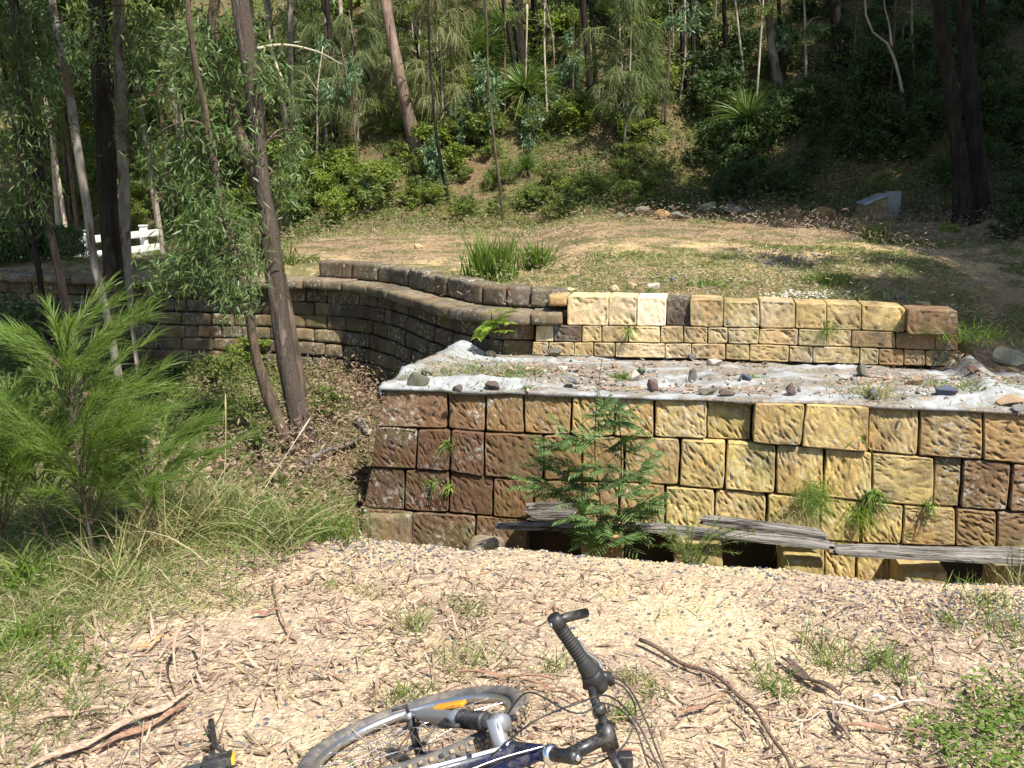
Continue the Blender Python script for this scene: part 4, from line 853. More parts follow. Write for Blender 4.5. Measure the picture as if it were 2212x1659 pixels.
# handlebar with rise; the far half rests on the ground
back = -gd; HB = [stm1 - nW * .30 + back * .03, stm1 - nW * .12 + fd_ * .03 , stm1 - nW * .05, stm1, stm1 + nW * .05, stm1 + nW * .085 - fd_ * .008, stm1 + nW * .13 - fd_ * .008 + gd * .004, stm1 + nW * .285 + back * .05]
bar = curve(HB, 60); g = Geo(); tube(g, bar, .0112, 14); tube(g, [stm1 + nW * .052, stm1 + nW * .075], .016, 12); hb = g.obj('handlebar', BM['gloss'], bike)
end = bar[-1]; bdir = norm(bar[-1] - bar[-8])
def onbar(d): return end - bdir * d
def controls(onb, sg_):
    g = Geo(); n_ = 60; d = np.linspace(.012, .112, n_); tube(g, [onb(x_) for x_ in d], .0152 + .0016 * np.sign(np.sin(np.arange(n_) * 1.3)), 16); g.obj('grip', BM['rubber'], hb)
    g = Geo(); d = np.linspace(.110, .150, 12); tube(g, [onb(x_) for x_ in d], np.interp(d, [.110, .128, .150], [.0165, .0205, .024]), 20); g.obj('twist_shifter', BM['rubber'], hb)
    g = Geo(); d = [.15, .153, .168, .172, .19, .196, .205]; tube(g, [onb(x_) for x_ in d], [.024, .027, .027, .0245, .0225, .019, .017], 20)
    o1 = onb(.17); tube(g, [o1 + gd * .012, o1 + gd * .038 - bdir * .012, o1 + gd * .034 - bdir * .035], [.014, .013, .009], 10); tube(g, [o1 - gd * .012 - fd_ * .012, o1 - gd * .024 - fd_ * .02 - bdir * .02], [.013, .008], 10); g.obj('shifter_body', BM['black'], hb)
    g = Geo(); pl_ = [onb(.175) + gd * .03 - fd_ * .012, onb(.15) + gd * .046 - fd_ * .016, onb(.10) + gd * .034 - fd_ * .018, onb(.06) + gd * .038 - fd_ * .018]; tube(g, curve(pl_, 16), np.linspace(.0065, .0048, 16), 8); g.obj('brake_lever', BM['alu'], hb)
    g = Geo(); tube(g, [onb(.012), onb(-.006), onb(-.022)], [.0165, .0175, .016], 14); g.obj('bar_end_clamp', BM['black'], hb)
    g = Geo(); tube(g, [onb(-.008) + gd * .0, onb(-.006) + gd * .03 + fd_ * .004, onb(.004) + gd * .085 + fd_ * .004], [.0115, .0118, .0115], 14); g.obj('bar_end', BM['gloss'], hb)
    g = Geo(); tube(g, [onb(-.004) - gd * .018 , onb(-.004) - gd * .021], .006, 6); g.obj('bolt', BM['steel'], hb)
controls(onbar, 1)
end2 = bar[0]; bd2 = norm(bar[0] - bar[7]); 
def onbar2(d): return end2 - bd2 * d
g = Geo(); tube(g, [onbar2(.0), onbar2(.115)], .0165, 14); g.obj('grip', BM['rubber'], hb)
g = Geo(); box(g, stm1 - nW * .075 + gd * .03, (.035, .03, .045), None, .004); g.obj('handlebar_clamp', BM['black'], hb)
# cables
sh = onbar(.19)
def cable(pts, r=.0023, m='black'): g = Geo(); tube(g, curve(np.array(pts), 50), r, 7); g.obj('cable', BM[m], bike)
mid = stm1
cable([sh + gd * .03, stm1 + nW * .10 + gd * .07, stm1 + nW * .02 + gd * .105 + fd_ * .0, stm1 - nW * .03 + gd * .06 , fd_ * .60 - nW * .05 + gd * .02, ht0 - gd * .06 + fd_ * .05])
cable([onbar(.175) + gd * .036, stm1 + nW * .10 + gd * .085, stm1 - nW * .01 + gd * .11 + fd_ * .02, stm1 - nW * .07 + gd * .10 + fd_ * .04, stm1 - nW * .18 + gd * .1 + fd_ * .06])
cable([fd_ * .40 + gd * .03 + nW * .05, fd_ * .50 + gd * .05 + nW * .12, stm1 + nW * .075 - gd * .05, stm1 + nW * .07 + gd * .02, stm1 + gd * .085, stm1 - nW * .09 + gd * .07 + fd_ * .03, stm1 - nW * .2 + gd * .07 + fd_ * .05])
cable([ht0 - gd * .10 + fd_ * .06 + nW * .03, fd_ * .62 + nW * .09 - gd * .02, stm1 + nW * .10 - gd * .055, stm1 + nW * .085 + gd * .03, stm1 + gd * .095, stm1 - nW * .12 + gd * .085 + fd_ * .05])
cable([ht1 + nW * .02, fd_ * .56 - gd * .1 + nW * .03, fd_ * .5 - gd * .25 + nW * .03, BB + fd_ * .1 + nW * .03], .0023, 'alu')
# crank, pedal and kickstand
ped = np.array([-.80, 2.455, .095]) - hub; cr = ped - nW * .06
g = Geo(); tube(g, [BB + nW * .06, BB * .25 + cr * .75, cr], [.014, .012, .012], 10); tube(g, [BB - nW * .05, BB + nW * .06], .02, 12); g.obj('crank', BM['black'], bike)
pu = norm(np.array([1, .25, .1])); pv = norm(np.cross(nW, pu)); Mp = np.stack([pu, pv, np.cross(pu, pv)], 1)
g = Geo()
for (c, s_) in (((-.032, 0, 0), (.012, .085, .026)), ((.032, 0, 0), (.012, .085, .026)), ((0, .038, 0), (.07, .010, .026)), ((0, -.038, 0), (.07, .010, .026)), ((0, 0, 0), (.07, .018, .018)), ((.012, 0, 0), (.008, .08, .02))):
    gg = Geo(); box(gg, c, s_, None, .003); g.join(gg, Mp, ped)
pd = g.obj('pedal', BM['black'], bike)
g = Geo(); gg = Geo(); box(gg, (.043, -.002, 0), (.008, .075, .018), None, .002); g.join(gg, Mp, ped); g.obj('reflector', plain('yellow_reflector', (.85, .45, .03), .3), pd)
g = Geo(); gg = Geo(); box(gg, (-.065, -.01, -.005), (.055, .075, .012), None, .005); g.join(gg, Mp, ped); g.obj('toe_plate', plain('dull_black', (.05, .055, .06), .6), pd)
k_ = np.array([-.80, 2.47, .05]) - hub; g = Geo(); k2_ = at_z(455, 1548, .03) - hub; tube(g, [ped + np.array([.02, .03, .0]), (k_ + k2_) / 2, k2_], [.006, .008, .009], 8); g.obj('kickstand', BM['black'], bike)
# ============================================================ VEGETATION
def rnd_dirs(rs, n): return norm(rs.normal(size=(n, 3)))
def sprays(gl, gb, c, r, n, L, W, rs, twigs=None, droop=.9, start=None, spread=.25, segs=2):
    """leafy twigs inside an ellipsoid; the leaves hang from the twigs"""
    c = np.asarray(c, float); r = np.asarray(r, float); twigs = twigs or max(4, n // 26); per = max(n // twigs, 1)
    for k in range(twigs):
        d = rnd_dirs(rs, 1)[0]; e = c + d * r * rs.uniform(.35, 1.) ** .6; s = (c if start is None else np.asarray(start) * .3 + c * .7) + rs.normal(size=3) * r * .15
        m = (s + e) / 2 + np.array([0, 0, .12 * np.linalg.norm(e - s)]); path = curve([s, m, e], 6)
        if gb is not None: tube(gb, path, np.linspace(.004, .0015, 6) * (L / .1), 4, False)
        t = rs.uniform(.25, 1, per); P = np.stack([np.interp(t, np.linspace(0, 1, 6), path[:, i]) for i in range(3)], 1)
        P = P + rs.normal(size=(per, 3)) * L * spread * 1.5
        D = rnd_dirs(rs, per) * .75 + np.array([0, 0, -droop]) + (e - s) / (np.linalg.norm(e - s) + 1e-6) * .35
        blades(gl, P, D, L * rs.uniform(.6, 1.25, per), W * rs.uniform(.7, 1.2, per), .12, segs, 'leaf', rs)
RS = np.random.RandomState

# ---- crown prototypes shared by the tall trees
def crown_mesh(seed, n, r, L, W, mat, clumps=22):
    rs = RS(seed); g = Geo()
    for k in range(clumps):
        d = rnd_dirs(rs, 1)[0] * np.array([1, 1, .75]); c = d * r * rs.uniform(.25, .95); sprays(g, None, c, np.array([1, 1, .7]) * r * rs.uniform(.22, .4), n // clumps, L, W, rs, 8, .7)
    return g.mesh('gum_crown', mat)
CROWN = [crown_mesh(11 + k, 5200, 2.7, .26, .07, M['leaf_mid'] if k % 2 else M['leaf_dark']) for k in range(3)]

def tree(name, label, pts, D, widths, m, cat='tree', group=None, crown=1, base=None, top=7., fol=None, cs=1., f=None, branches=(), sides=12, cmat=None, seed=0, crz=None):
    """trunk surveyed from the photograph at distance D, rooted in the ground, carried on above the frame to its crown"""
    P = [at_y(a, b, D) for a, b in pts]; P = P[::-1]                    # base first
    gzv = float((f or T)(np.array([P[0][0]]), np.array([D]))[0]); P[0][2] = min(P[0][2], gzv) - .12
    w = np.array(widths[::-1], float) / FOC * D / 2
    if top: d = P[-1] - P[-2]; d = d / np.linalg.norm(d); d = norm(d * .5 + np.array([0, 0, .8])); P.append(P[-1] + d * top * .5); P.append(P[-1] + d * top * .5); w = np.r_[w, w[-1] * .8, w[-1] * .4]
    P = np.array(P); n = max(14, int(np.linalg.norm(P[-1] - P[0]) * 3)); PP = curve(P, n)
    dd = np.r_[0, np.cumsum(np.linalg.norm(np.diff(P, axis=0), axis=1))]; ww = np.interp(np.linspace(0, dd[-1], n), dd, w); zz_ = np.linspace(0, 1, n) * np.linalg.norm(P[-1] - P[0]); ww = ww * (1 + .45 * np.exp(-zz_ / .16))
    rt = P[0].copy(); root = thing(name, label, cat, tuple(rt), group)
    PP[:, 0] += .03 * fbm(np.arange(n) * .5, seed + np.zeros(n), 2, seed); g = Geo(); tube(g, PP - rt, ww, sides, True, .35, seed); g.obj('trunk', m, root)
    for bi, (pp, wd, *bm_) in enumerate(branches):
        g = Geo(); Q = curve(np.array([at_y(a, b, D + dy) for a, b, dy in pp]), 16) - rt; tube(g, Q, np.linspace(wd, wd * .35, 16) / FOC * D / 2, 7, True, .3, bi); g.obj('branch', bm_[0] if bm_ else m, root)
    if fol:
        rs = RS(seed + 5); gl, gb = Geo(), Geo()
        for (a, b, rx, ry, dy, n_) in fol:
            c = at_y(a, b, D + dy) - rt; kx = (D + dy) / FOC; near = PP[np.argmin(np.abs(PP[:, 2] - rt[2] - c[2]))] - rt
            sprays(gl, gb, c, (rx * kx * 1.35, .5 * (rx + ry) * kx * 1.6, ry * kx * 1.3), int(n_ * .9), .075, .015, rs, None, .5, near, .85)
            if np.linalg.norm(near - c) > .25: tube(gb, curve([near, (near + c) / 2 + np.array([0, 0, .15]), c], 8), np.linspace(.012, .005, 8), 5, False)
        gl.obj('foliage', cmat or M['leaf_gum'], root); tag(gb.obj('twigs', M['bark_brown'], root), kind='stuff')
    if crown:
        tp = PP[-1] - rt
        for k in range(crown):
            o = bpy.data.objects.new('crown', CROWN[(seed + k) % 3]); C.objects.link(o); o.parent = root; rs = RS(seed * 7 + k)
            o.location = tuple(tp + (rs.normal(size=3) * np.array([1.2, 1.2, .7]) * (k > 0) - np.array([0, 0, .8]))); o.scale = (cs, cs, cs * .8); o.rotation_euler = (0, 0, rs.uniform(0, 6))
    return root
# ---- the near group on the left, in front of the curved wall
tree('gum_tree', 'tallest near gum with peeling red brown bark, leaning left from the litter slope', [(512, -40), (528, 60), (545, 200), (560, 330), (568, 430), (582, 520), (597, 620), (612, 720), (632, 830), (650, 900), (664, 958)], 9.2, [34, 34, 30, 31, 33, 46, 44, 43, 42, 46, 58], M['bark_main'], f=G, top=6, seed=1, sides=18, cs=.85, crown=2,
     branches=[([(556, 105, 0), (600, 97, .1), (680, 110, .3), (740, 140, .6)], 7, M['bark_pale']), ([(585, 470, 0), (560, 440, -.1), (548, 415, -.2)], 8)],
     fol=[(575, 150, 35, 55, -.1, 420), (610, 400, 30, 60, .3, 380), (640, 330, 30, 50, .5, 330), (660, 300, 25, 40, .6, 160), (565, 540, 40, 35, .1, 230), (625, 200, 30, 30, .3, 160)])
tree('gum_tree', 'slender rough dark gum crossing close behind the tallest near gum', [(472, -40), (458, 94), (478, 161), (498, 228), (516, 286), (540, 353), (568, 430), (600, 560), (628, 700), (648, 820), (660, 930)], 9.9, [20, 20, 22, 24, 26, 28, 26, 24, 24, 24, 26], M['bark_brown'], f=G, top=5, seed=2, crown=1, cs=.7,
     fol=[(470, 130, 80, 55, -.3, 800), (430, 60, 70, 45, 0, 480), (520, 210, 50, 45, -.2, 330), (545, 70, 45, 40, -.1, 280)])
tree('gum_tree', 'thin leaning brown gum with low hanging grey green sprays, left of the tallest near gum', [(405, -40), (420, 130), (440, 220), (455, 300), (476, 420), (500, 520), (525, 610), (542, 690), (554, 770), (582, 860), (610, 925), (632, 978)], 8.9, [12, 13, 14, 15, 16, 17, 18, 20, 22, 26, 26, 28], M['bark_brown'], f=G, top=4, seed=3, crown=1, cs=.6,
     branches=[([(462, 285, 0), (420, 262, 0), (370, 272, 0), (330, 300, .1)], 7), ([(478, 310, 0), (505, 285, 0), (530, 290, 0)], 5)],
     fol=[(400, 130, 75, 60, .3, 700), (410, 215, 70, 45, .3, 480), (430, 425, 65, 45, 0, 520), (480, 475, 65, 45, -.1, 600), (400, 500, 65, 45, .2, 560), (440, 560, 75, 40, 0, 700), (380, 590, 65, 32, .1, 520), (490, 605, 50, 38, -.1, 420), (520, 650, 32, 28, -.1, 230), (400, 545, 30, 40, .4, 230), (340, 612, 45, 14, .2, 200), (370, 400, 40, 30, .4, 200), (350, 330, 55, 40, .4, 330), (500, 300, 50, 45, 0, 330), (420, 340, 50, 40, .2, 300), (545, 570, 35, 35, 0, 200)])
tree('ironbark_tree', 'thickest black ironbark trunk standing upright beside the grey one at left', [(206, -40), (214, 100), (222, 235), (232, 370), (240, 550), (252, 690), (264, 800)], 12.0, [36, 36, 37, 38, 42, 46, 54], M['bark_dark'], f=G, top=7, seed=4, sides=16, crown=3, cs=1.,
     fol=[(200, 60, 60, 60, -.4, 420), (300, 280, 45, 60, .3, 420), (330, 60, 60, 60, .3, 420)])
tree('gum_tree', 'smooth pale grey trunk touching the black ironbark on its right', [(256, -40), (258, 120), (262, 250), (268, 370), (270, 550), (276, 680), (286, 795)], 12.35, [22, 22, 23, 24, 25, 26, 30], M['bark_grey'], f=G, top=6, seed=5, crown=2, cs=.9, fol=[(320, 180, 50, 60, -.2, 420), (290, 110, 40, 40, -.2, 180), (340, 340, 50, 50, 0, 320)])
tree('gum_tree', 'slim pale trunk leaning left in front of the white fence', [(112, -40), (116, 20), (134, 118), (151, 202), (168, 320), (188, 437), (202, 551), (225, 650), (244, 740), (262, 800)], 11.4, [14, 15, 16, 17, 18, 18, 17, 16, 16, 18], M['bark_grey'], f=G, top=6, seed=6, crown=2, cs=.8, branches=[([(142, 140, 0), (165, 162, 0), (185, 182, .1)], 7)], fol=[(120, 60, 45, 60, .2, 330), (90, 170, 50, 60, .2, 360)])
tree('gum_tree', 'dark forked trunk at far left leaning toward the black ironbark', [(20, -40), (50, 120), (66, 250), (85, 360), (105, 480), (125, 580), (142, 660), (158, 770)], 10.6, [16, 16, 15, 15, 16, 17, 18, 22], M['bark_dark'], f=G, top=5, seed=7, crown=2, cs=.8, branches=[([(98, 420, 0), (60, 360, 0), (20, 320, 0)], 10)], cmat=M['leaf_dark'],
     fol=[(40, 60, 70, 90, -.6, 900), (90, 120, 50, 90, -.4, 700), (30, 220, 60, 80, -.8, 700), (30, 340, 50, 45, -.8, 400), (60, 420, 50, 40, -.6, 300), (100, 260, 35, 60, 0, 300)])
tree('gum_tree', 'thin dark trunk at the far left edge behind the forked one', [(30, -40), (42, 160), (48, 300), (62, 450), (80, 560), (105, 680)], 12.5, [12, 12, 12, 12, 13, 14], M['bark_dark'], f=G, top=5, seed=8, crown=1, cs=.8, cmat=M['leaf_dark'], fol=[(20, 500, 40, 60, 0, 400), (140, 520, 50, 40, 0, 350)])
# ---- trees on the hillside
def htree(label, pts, widths, m, D=None, **k):
    D = D or hit(*pts[-1], y0=14)[1]; return tree('hillside_tree', label, pts, D, widths, m, **k)
htree('leaning reddish gum trunk with a pale bark foot in the middle of the hillside', [(828, -40), (832, 0), (850, 100), (872, 200), (890, 280), (910, 347)], [20, 21, 22, 25, 26, 30], bark('reddish_bark', (.13, .09, .07), (.3, .22, .17), None, .8, .15, .015), seed=21, top=8, cs=.8)
for i, (lab, pts, wd, m) in enumerate([
 ('charred black trunk with a flared foot near the top centre', [(1116, -40), (1120, 60), (1128, 130), (1138, 200)], [22, 22, 23, 34], 'bark_dark'),
 ('thin dark trunk just left of the charred one', [(1082, -40), (1090, 20), (1104, 94), (1112, 150), (1122, 205)], [9, 9, 10, 10, 12], 'bark_dark'),
 ('dark trunk just right of the charred one', [(1150, -40), (1154, 20), (1160, 90), (1166, 145)], [13, 13, 14, 16], 'bark_dark'),
 ('dark upright trunk left of the feathery she-oak', [(1257, -40), (1261, 20), (1270, 120), (1277, 240)], [14, 14, 15, 16], 'bark_dark'),
 ('thin dark trunk touching the upright one on its right', [(1273, -40), (1276, 20), (1283, 100), (1288, 190)], [8, 8, 9, 9], 'bark_dark'),
 ('straight black trunk, left one of a pair above the grass tree', [(1474, -40), (1475, 60), (1477, 140), (1482, 210)], [12, 12, 12, 15], 'bark_dark'),
 ('black trunk, right one of the pair above the grass tree', [(1494, -40), (1496, 60), (1498, 120), (1502, 190)], [10, 10, 10, 12], 'bark_dark'),
 ('broad black trunk behind the pair at the top', [(1500, -40), (1506, 20), (1512, 55)], [26, 26, 34], 'bark_dark'),
 ('thin black trunk left of the pale sapling stem', [(1564, -40), (1566, 40), (1570, 120), (1575, 190)], [8, 8, 9, 10], 'bark_dark'),
 ('thin pale sapling stem rising from behind the grass tree', [(1584, -40), (1592, 30), (1601, 110), (1606, 160), (1614, 200)], [4, 4, 5, 5, 6], 'bark_pale'),
 ('grey lit trunk curving right, above and right of the grass tree', [(1655, -40), (1660, 20), (1664, 80), (1672, 130), (1684, 182)], [17, 17, 17, 18, 22], 'bark_grey'),
 ('dark trunk half hidden behind the grey curving one', [(1682, -40), (1684, 40), (1688, 110), (1694, 170)], [9, 9, 10, 11], 'bark_dark'),
 ('wide dark trunk in deep shade near the top right', [(1800, -40), (1806, 30), (1812, 90), (1820, 150)], [22, 22, 24, 30], 'bark_dark'),
 ('black trunk at top right beyond the twin trunks', [(2122, -40), (2124, 30), (2128, 90), (2132, 140)], [15, 15, 16, 20], 'bark_dark'),
 ('grey leaning dead looking trunk left of the arching pale branch', [(584, 60), (592, 130), (602, 180), (612, 230), (622, 290)], [10, 12, 14, 12, 12], 'bark_grey'),
 ('thin pale leaning stem right of the tallest near gum', [(600, 150), (625, 205), (645, 260), (665, 335)], [6, 7, 7, 8], 'bark_pale'),
 ('thin brown stem with sparse needles left of the leaning reddish trunk', [(757, -40), (760, 60), (764, 170), (770, 320)], [5, 5, 6, 7], 'bark_brown'),
 ('dark slanting trunk between the thin brown stem and the leaning reddish trunk', [(740, 110), (790, 150), (815, 200), (830, 250)], [8, 9, 11, 12], 'bark_dark'),
 ('thin pale pole leaning left at the top centre', [(1040, -40), (1045, 10), (1051, 64), (1066, 110), (1084, 160)], [5, 5, 5, 5, 5], 'bark_pale'),
 ('slender dark sapling stem left of the boulder', [(930, 130), (936, 220), (946, 310), (956, 370), (970, 430)], [5, 5, 7, 8, 8], 'bark_dark'),
 ('slender reddish sapling stem at the centre of the slope', [(1058, 210), (1064, 270), (1072, 340), (1080, 400), (1088, 478)], [4, 5, 6, 6, 6], 'bark_brown'),
 ('thin dark trunk behind the feathery grey green she-oak', [(985, -40), (988, 40), (986, 110), (980, 180)], [12, 12, 12, 10], 'bark_dark')]):
    pale = 'sapling' in lab or 'stem' in lab or 'pole' in lab; htree(lab, pts, wd, M[m], seed=30 + i, top=(3 if pale else 10), crown=(0 if pale or i % 2 else 1), cs=.75, sides=9)
tree('hillside_tree', 'twisting pale sapling with two stems in the shade at the top right', [(1866, -40), (1869, 5), (1874, 50), (1895, 80), (1922, 98), (1936, 140), (1947, 180), (1956, 235)], hit(1956, 235, y0=14)[1], [4, 4, 4, 5, 6, 6, 6, 7], M['bark_pale'], seed=61, top=2, crown=0, sides=7, branches=[([(1926, 100, 0), (1920, 50, 0), (1912, 20, 0), (1908, -30, 0)], 5)])
tree('ironbark_tree', 'left trunk of the dark twin trees at the right, nearer the plinth', [(2026, -40), (2034, 60), (2046, 130), (2060, 240), (2074, 350), (2090, 478)], 16.6, [26, 26, 27, 28, 32, 44], M['bark_dark'], seed=62, top=5, crown=1, cs=.9, sides=14)
tree('ironbark_tree', 'right trunk of the dark twin trees at the right edge', [(2078, -40), (2084, 60), (2092, 150), (2102, 250), (2112, 350), (2122, 480)], 16.9, [28, 28, 30, 32, 34, 44], M['bark_dark'], seed=63, top=5, crown=1, cs=.9, sides=14)
# canopy trees standing to the right of the view, whose crowns shade the slope
for i, (x, y, h, s) in enumerate([(12.4, 16, 11, .95), (12.5, 13, 12, 1.3), (14, 18, 13, 1.4), (13.4, 9.5, 11, 1.15), (16.5, 14.5, 13, 1.4), (13.2, 21.5, 12, 1.3), (17.5, 20, 14, 1.5), (12.2, 13.2, 8.5, 1.0), (12.8, 8, 8, 1.), (10.6, 7.2, 9.5, .95), (12.2, 11.2, 9, 1.), (19, 10, 12, 1.4), (16, 25, 12, 1.4), (12.5, 26, 11, 1.2), (12, 5.6, 9.5, 1.)]):
    b = np.array([x, y, float(T([x], [y])[0])]); root = thing('canopy_tree', 'tall gum tree standing out of the picture to the right and shading the dark bank', 'tree', tuple(b), 'shade trees beyond the right edge')
    g = Geo(); rs = RS(i); tube(g, curve([(0, 0, -.2), (rs.uniform(-.2, .2), 0, h * .5), (rs.uniform(-.4, .4), rs.uniform(-.4, .4), h)], 16), np.linspace(.2, .06, 16), 9, True, .3, i); g.obj('trunk', M['bark_dark'], root)
    for k in range(4):
        o = bpy.data.objects.new('crown', CROWN[(i + k) % 3]); C.objects.link(o); o.parent = root; o.location = (rs.uniform(-1.5, 1.5), rs.uniform(-1.5, 1.5), h - k * 1.1 + .5); o.scale = (s, s, s * .7); o.rotation_euler = (0, 0, rs.uniform(0, 6))
# slender trees of the slope behind the fence
rsb = RS(404); seen_ = {}
def near_lm(px, D):
    l_ = [(20, 'far left edge'), (118, 'slim pale leaning trunk'), (220, 'black ironbark'), (262, 'smooth grey trunk'), (330, 'end of the white fence'), (440, 'thin leaning brown gum'), (490, 'rough dark gum'), (560, 'tallest near gum'), (700, 'arching pale branch'), (840, 'leaning reddish trunk')]
    d_, n_ = min((abs(px - a_), n__) for a_, n__ in l_); t_ = ('just left of' if px < dict((b, a) for a, b in l_)[n_] else 'just right of') + ' the ' + n_; seen_[t_] = seen_.get(t_, 0) + 1
    return ('' if seen_[t_] == 1 else ['', 'second ', 'third ', 'fourth ', 'fifth ', 'sixth '][min(seen_[t_] - 1, 5)] + 'one ') + t_
for i in range(22):
    px = rsb.uniform(-60, 660) if i < 18 else rsb.uniform(680, 800); D = rsb.uniform(24, 36); x = (px - CX) / FOC * D; z = float(T([x], [D])[0]); b = np.array([x, D, z]); h = rsb.uniform(9, 13)
    root = thing('slope_tree', 'slender %s trunk far behind, %s' % (['grey', 'brown', 'dark', 'pale'][i % 4], near_lm(px, D)), 'tree', tuple(b), 'slender trees crowding the slope at left')
    g = Geo(); ln = rsb.uniform(-1.2, .6); r0 = rsb.uniform(.06, .13); tube(g, curve([(0, 0, -.2), (ln * .3, 0, h * .4), (ln, 0, h)], 12), np.linspace(r0, r0 * .4, 12), 7, True, .3, i); g.obj('trunk', M[['bark_grey', 'bark_brown', 'bark_dark', 'bark_pale'][i % 4]], root)
    for k in range(3):
        o = bpy.data.objects.new('crown', CROWN[(i + k) % 3]); C.objects.link(o); o.parent = root; s = rsb.uniform(.4, .75); o.location = (ln + rsb.uniform(-.8, .8), rsb.uniform(-.8, .8), h - k * rsb.uniform(1.5, 2.6)); o.scale = (s, s, s); o.rotation_euler = (0, 0, rsb.uniform(0, 6))

rst = RS(505); LMT = []
for i in range(34):
    px, py = (rst.uniform(620, 1480), rst.uniform(120, 430)) if i < 24 else (rst.uniform(1480, 2060), rst.uniform(60, 300)); p = hit(px, py, T, 15); h = rst.uniform(2.5, 6); root = thing('slope_sapling', 'thin stem', 'sapling', tuple(p), 'thin saplings on the slope')
    g = Geo(); ln = rst.uniform(-.6, .3); r0 = rst.uniform(.018, .04); pth = curve([(0, 0, -.1), (ln * .2 + rst.uniform(-.1, .1), 0, h * .35), (ln * .5, 0, h * .7), (ln, rst.uniform(-.3, .3), h)], 14); tube(g, pth, np.linspace(r0, r0 * .4, 14), 6, True, .2, i)
    for q in range(4): k = rst.randint(4, 12); s_ = pth[k]; e = s_ + np.array([rst.uniform(-.7, .7), rst.uniform(-.3, .3), rst.uniform(.1, .6)]); tube(g, curve([s_, (s_ + e) / 2 + np.array([0, 0, .08]), e], 6), np.linspace(r0 * .4, r0 * .12, 6), 4, False)
    mk = ['bark_pale', 'bark_brown', 'bark_dark', 'bark_grey'][i % 4]; g.obj('stem', M[mk], root); gl = Geo()
    for q in range(3): sprays(gl, None, pth[rst.randint(6, 14)] + rst.normal(size=3) * .2, np.array([.4, .4, .3]), 130, .11, .03, rst, 6, .7)
    gl.obj('foliage', M[['leaf_mid', 'leaf_gum', 'leaf_blue'][i % 3]], root); LMT.append((root, px, py, {'bark_pale': 'thin pale', 'bark_brown': 'thin brown', 'bark_dark': 'thin dark', 'bark_grey': 'thin grey'}[mk] + ' sapling'))
# ---- shrub prototypes (origin at the foot), copied over the slope
def bush(name, label, cat, h, r, n, L, W, mat, seed, stems=5, droop=.2, clumps=12, spread=.3):
    rs = RS(seed); root = thing(name, label, cat, (0, 0, -50)); gl, gb = Geo(), Geo()
    for k in range(clumps):
        a = rs.uniform(0, 6.28); rr = r * rs.uniform(.1, .8); z = h * rs.uniform(.2, .88); c = np.array([math.cos(a) * rr * (1.15 - z / h * .5), math.sin(a) * rr * (1.15 - z / h * .5), z])
        if k < stems: tube(gb, curve([(0, 0, -.05), c * .5 + np.array([0, 0, .1 * h]), c], 8), np.linspace(.014, .004, 8) * h, 5, False)
        sprays(gl, gb, c, np.array([r * .42, r * .42, h * .2]), n // clumps, L, W, rs, None, droop, (0, 0, z * .5), spread)
    gl.obj('foliage', mat, root); gb.obj('stems', M['bark_brown'], root); return root
def sheoak(h, r, n, mat, seed, L=.28, W=.012):
    rs = RS(seed); root = thing('sheoak_sapling', 'x', 'sapling', (0, 0, -50)); gl, gb = Geo(), Geo(); tube(gb, curve([(0, 0, -.1), (.05 * h, 0, h * .5), (0, .03 * h, h)], 10), np.linspace(.02, .006, 10) * h / 2.5, 7)
    nb = 34
    for k in range(nb):
        z = h * rs.uniform(.22, .98); a = rs.uniform(0, 6.28); ln = r * (1.1 - .65 * z / h) * rs.uniform(.6, 1.1); s = np.array([0, 0, z]); e = s + np.array([math.cos(a) * ln, math.sin(a) * ln, ln * .25]); path = curve([s, (s + e) / 2 + np.array([0, 0, ln * .2]), e], 7)
        tube(gb, path, np.linspace(.006, .002, 7), 4, False); m = n // nb; t = rs.uniform(.2, 1, m); P_ = np.stack([np.interp(t, np.linspace(0, 1, 7), path[:, i]) for i in range(3)], 1)
        D = rnd_dirs(rs, m) * .55 + (e - s) / ln * .5 + np.array([0, 0, -.35]); blades(gl, P_, D, L * rs.uniform(.6, 1.2, m), W, .75, 3, 'grass', rs)
    gl.obj('foliage', mat, root); gb.obj('trunk', M['bark_grey'], root); return root
def grasstree(L, n, seed, trunk=.35, spear=0.):
    rs = RS(seed); root = thing('grass_tree', 'x', 'grass tree', (0, 0, -50)); g = Geo(); D = rnd_dirs(rs, n); D[:, 2] = np.abs(D[:, 2]) * 1.1 + rs.uniform(-.25, .4, n); blades(g, np.zeros((n, 3)) + np.array([0, 0, trunk]) + D * .05, D, L * rs.uniform(.7, 1.1, n), .014, .42, 5, 'grass', rs); g.obj('leaves', M['grasstree'], root)
    g = Geo(); D = rnd_dirs(rs, n // 3); D[:, 2] = -np.abs(D[:, 2]) - .5; blades(g, np.zeros((n // 3, 3)) + np.array([0, 0, trunk]), D, L * .5 * rs.uniform(.7, 1.1, n // 3), .014, .3, 3, 'grass', rs); g.obj('dead_skirt', M['grass_dry'], root)
    g = Geo(); tube(g, [(0, 0, -.2), (0, 0, trunk)], [.13, .11], 9, True, .3); g.obj('stump', M['bark_dark'], root)
    if spear: g = Geo(); tube(g, curve([(0, 0, trunk), (.05, 0, spear * .5), (.15, 0, spear)], 8), [.014] * 5 + [.02] * 3, 6); g.obj('flower_spike', M['bark_pale'], root)
    return root
def tuft(name, label, cat, n, L, W, mat, seed, bend=.6, up=.9, r=.04, loc=(0, 0, -50), group=None, seeds=0):
    rs = RS(seed); g = Geo(); D = rnd_dirs(rs, n); D[:, 2] = np.abs(D[:, 2]) * .6 + up; P_ = rs.normal(size=(n, 3)) * np.array([r, r, 0]); blades(g, P_, D, L * rs.uniform(.45, 1.1, n), W, bend * rs.uniform(.3, 1.3, n), 4, 'grass', rs)
    o = g.obj(name, mat, None, True, loc); return tag(o, label, cat, group)
PR = {}
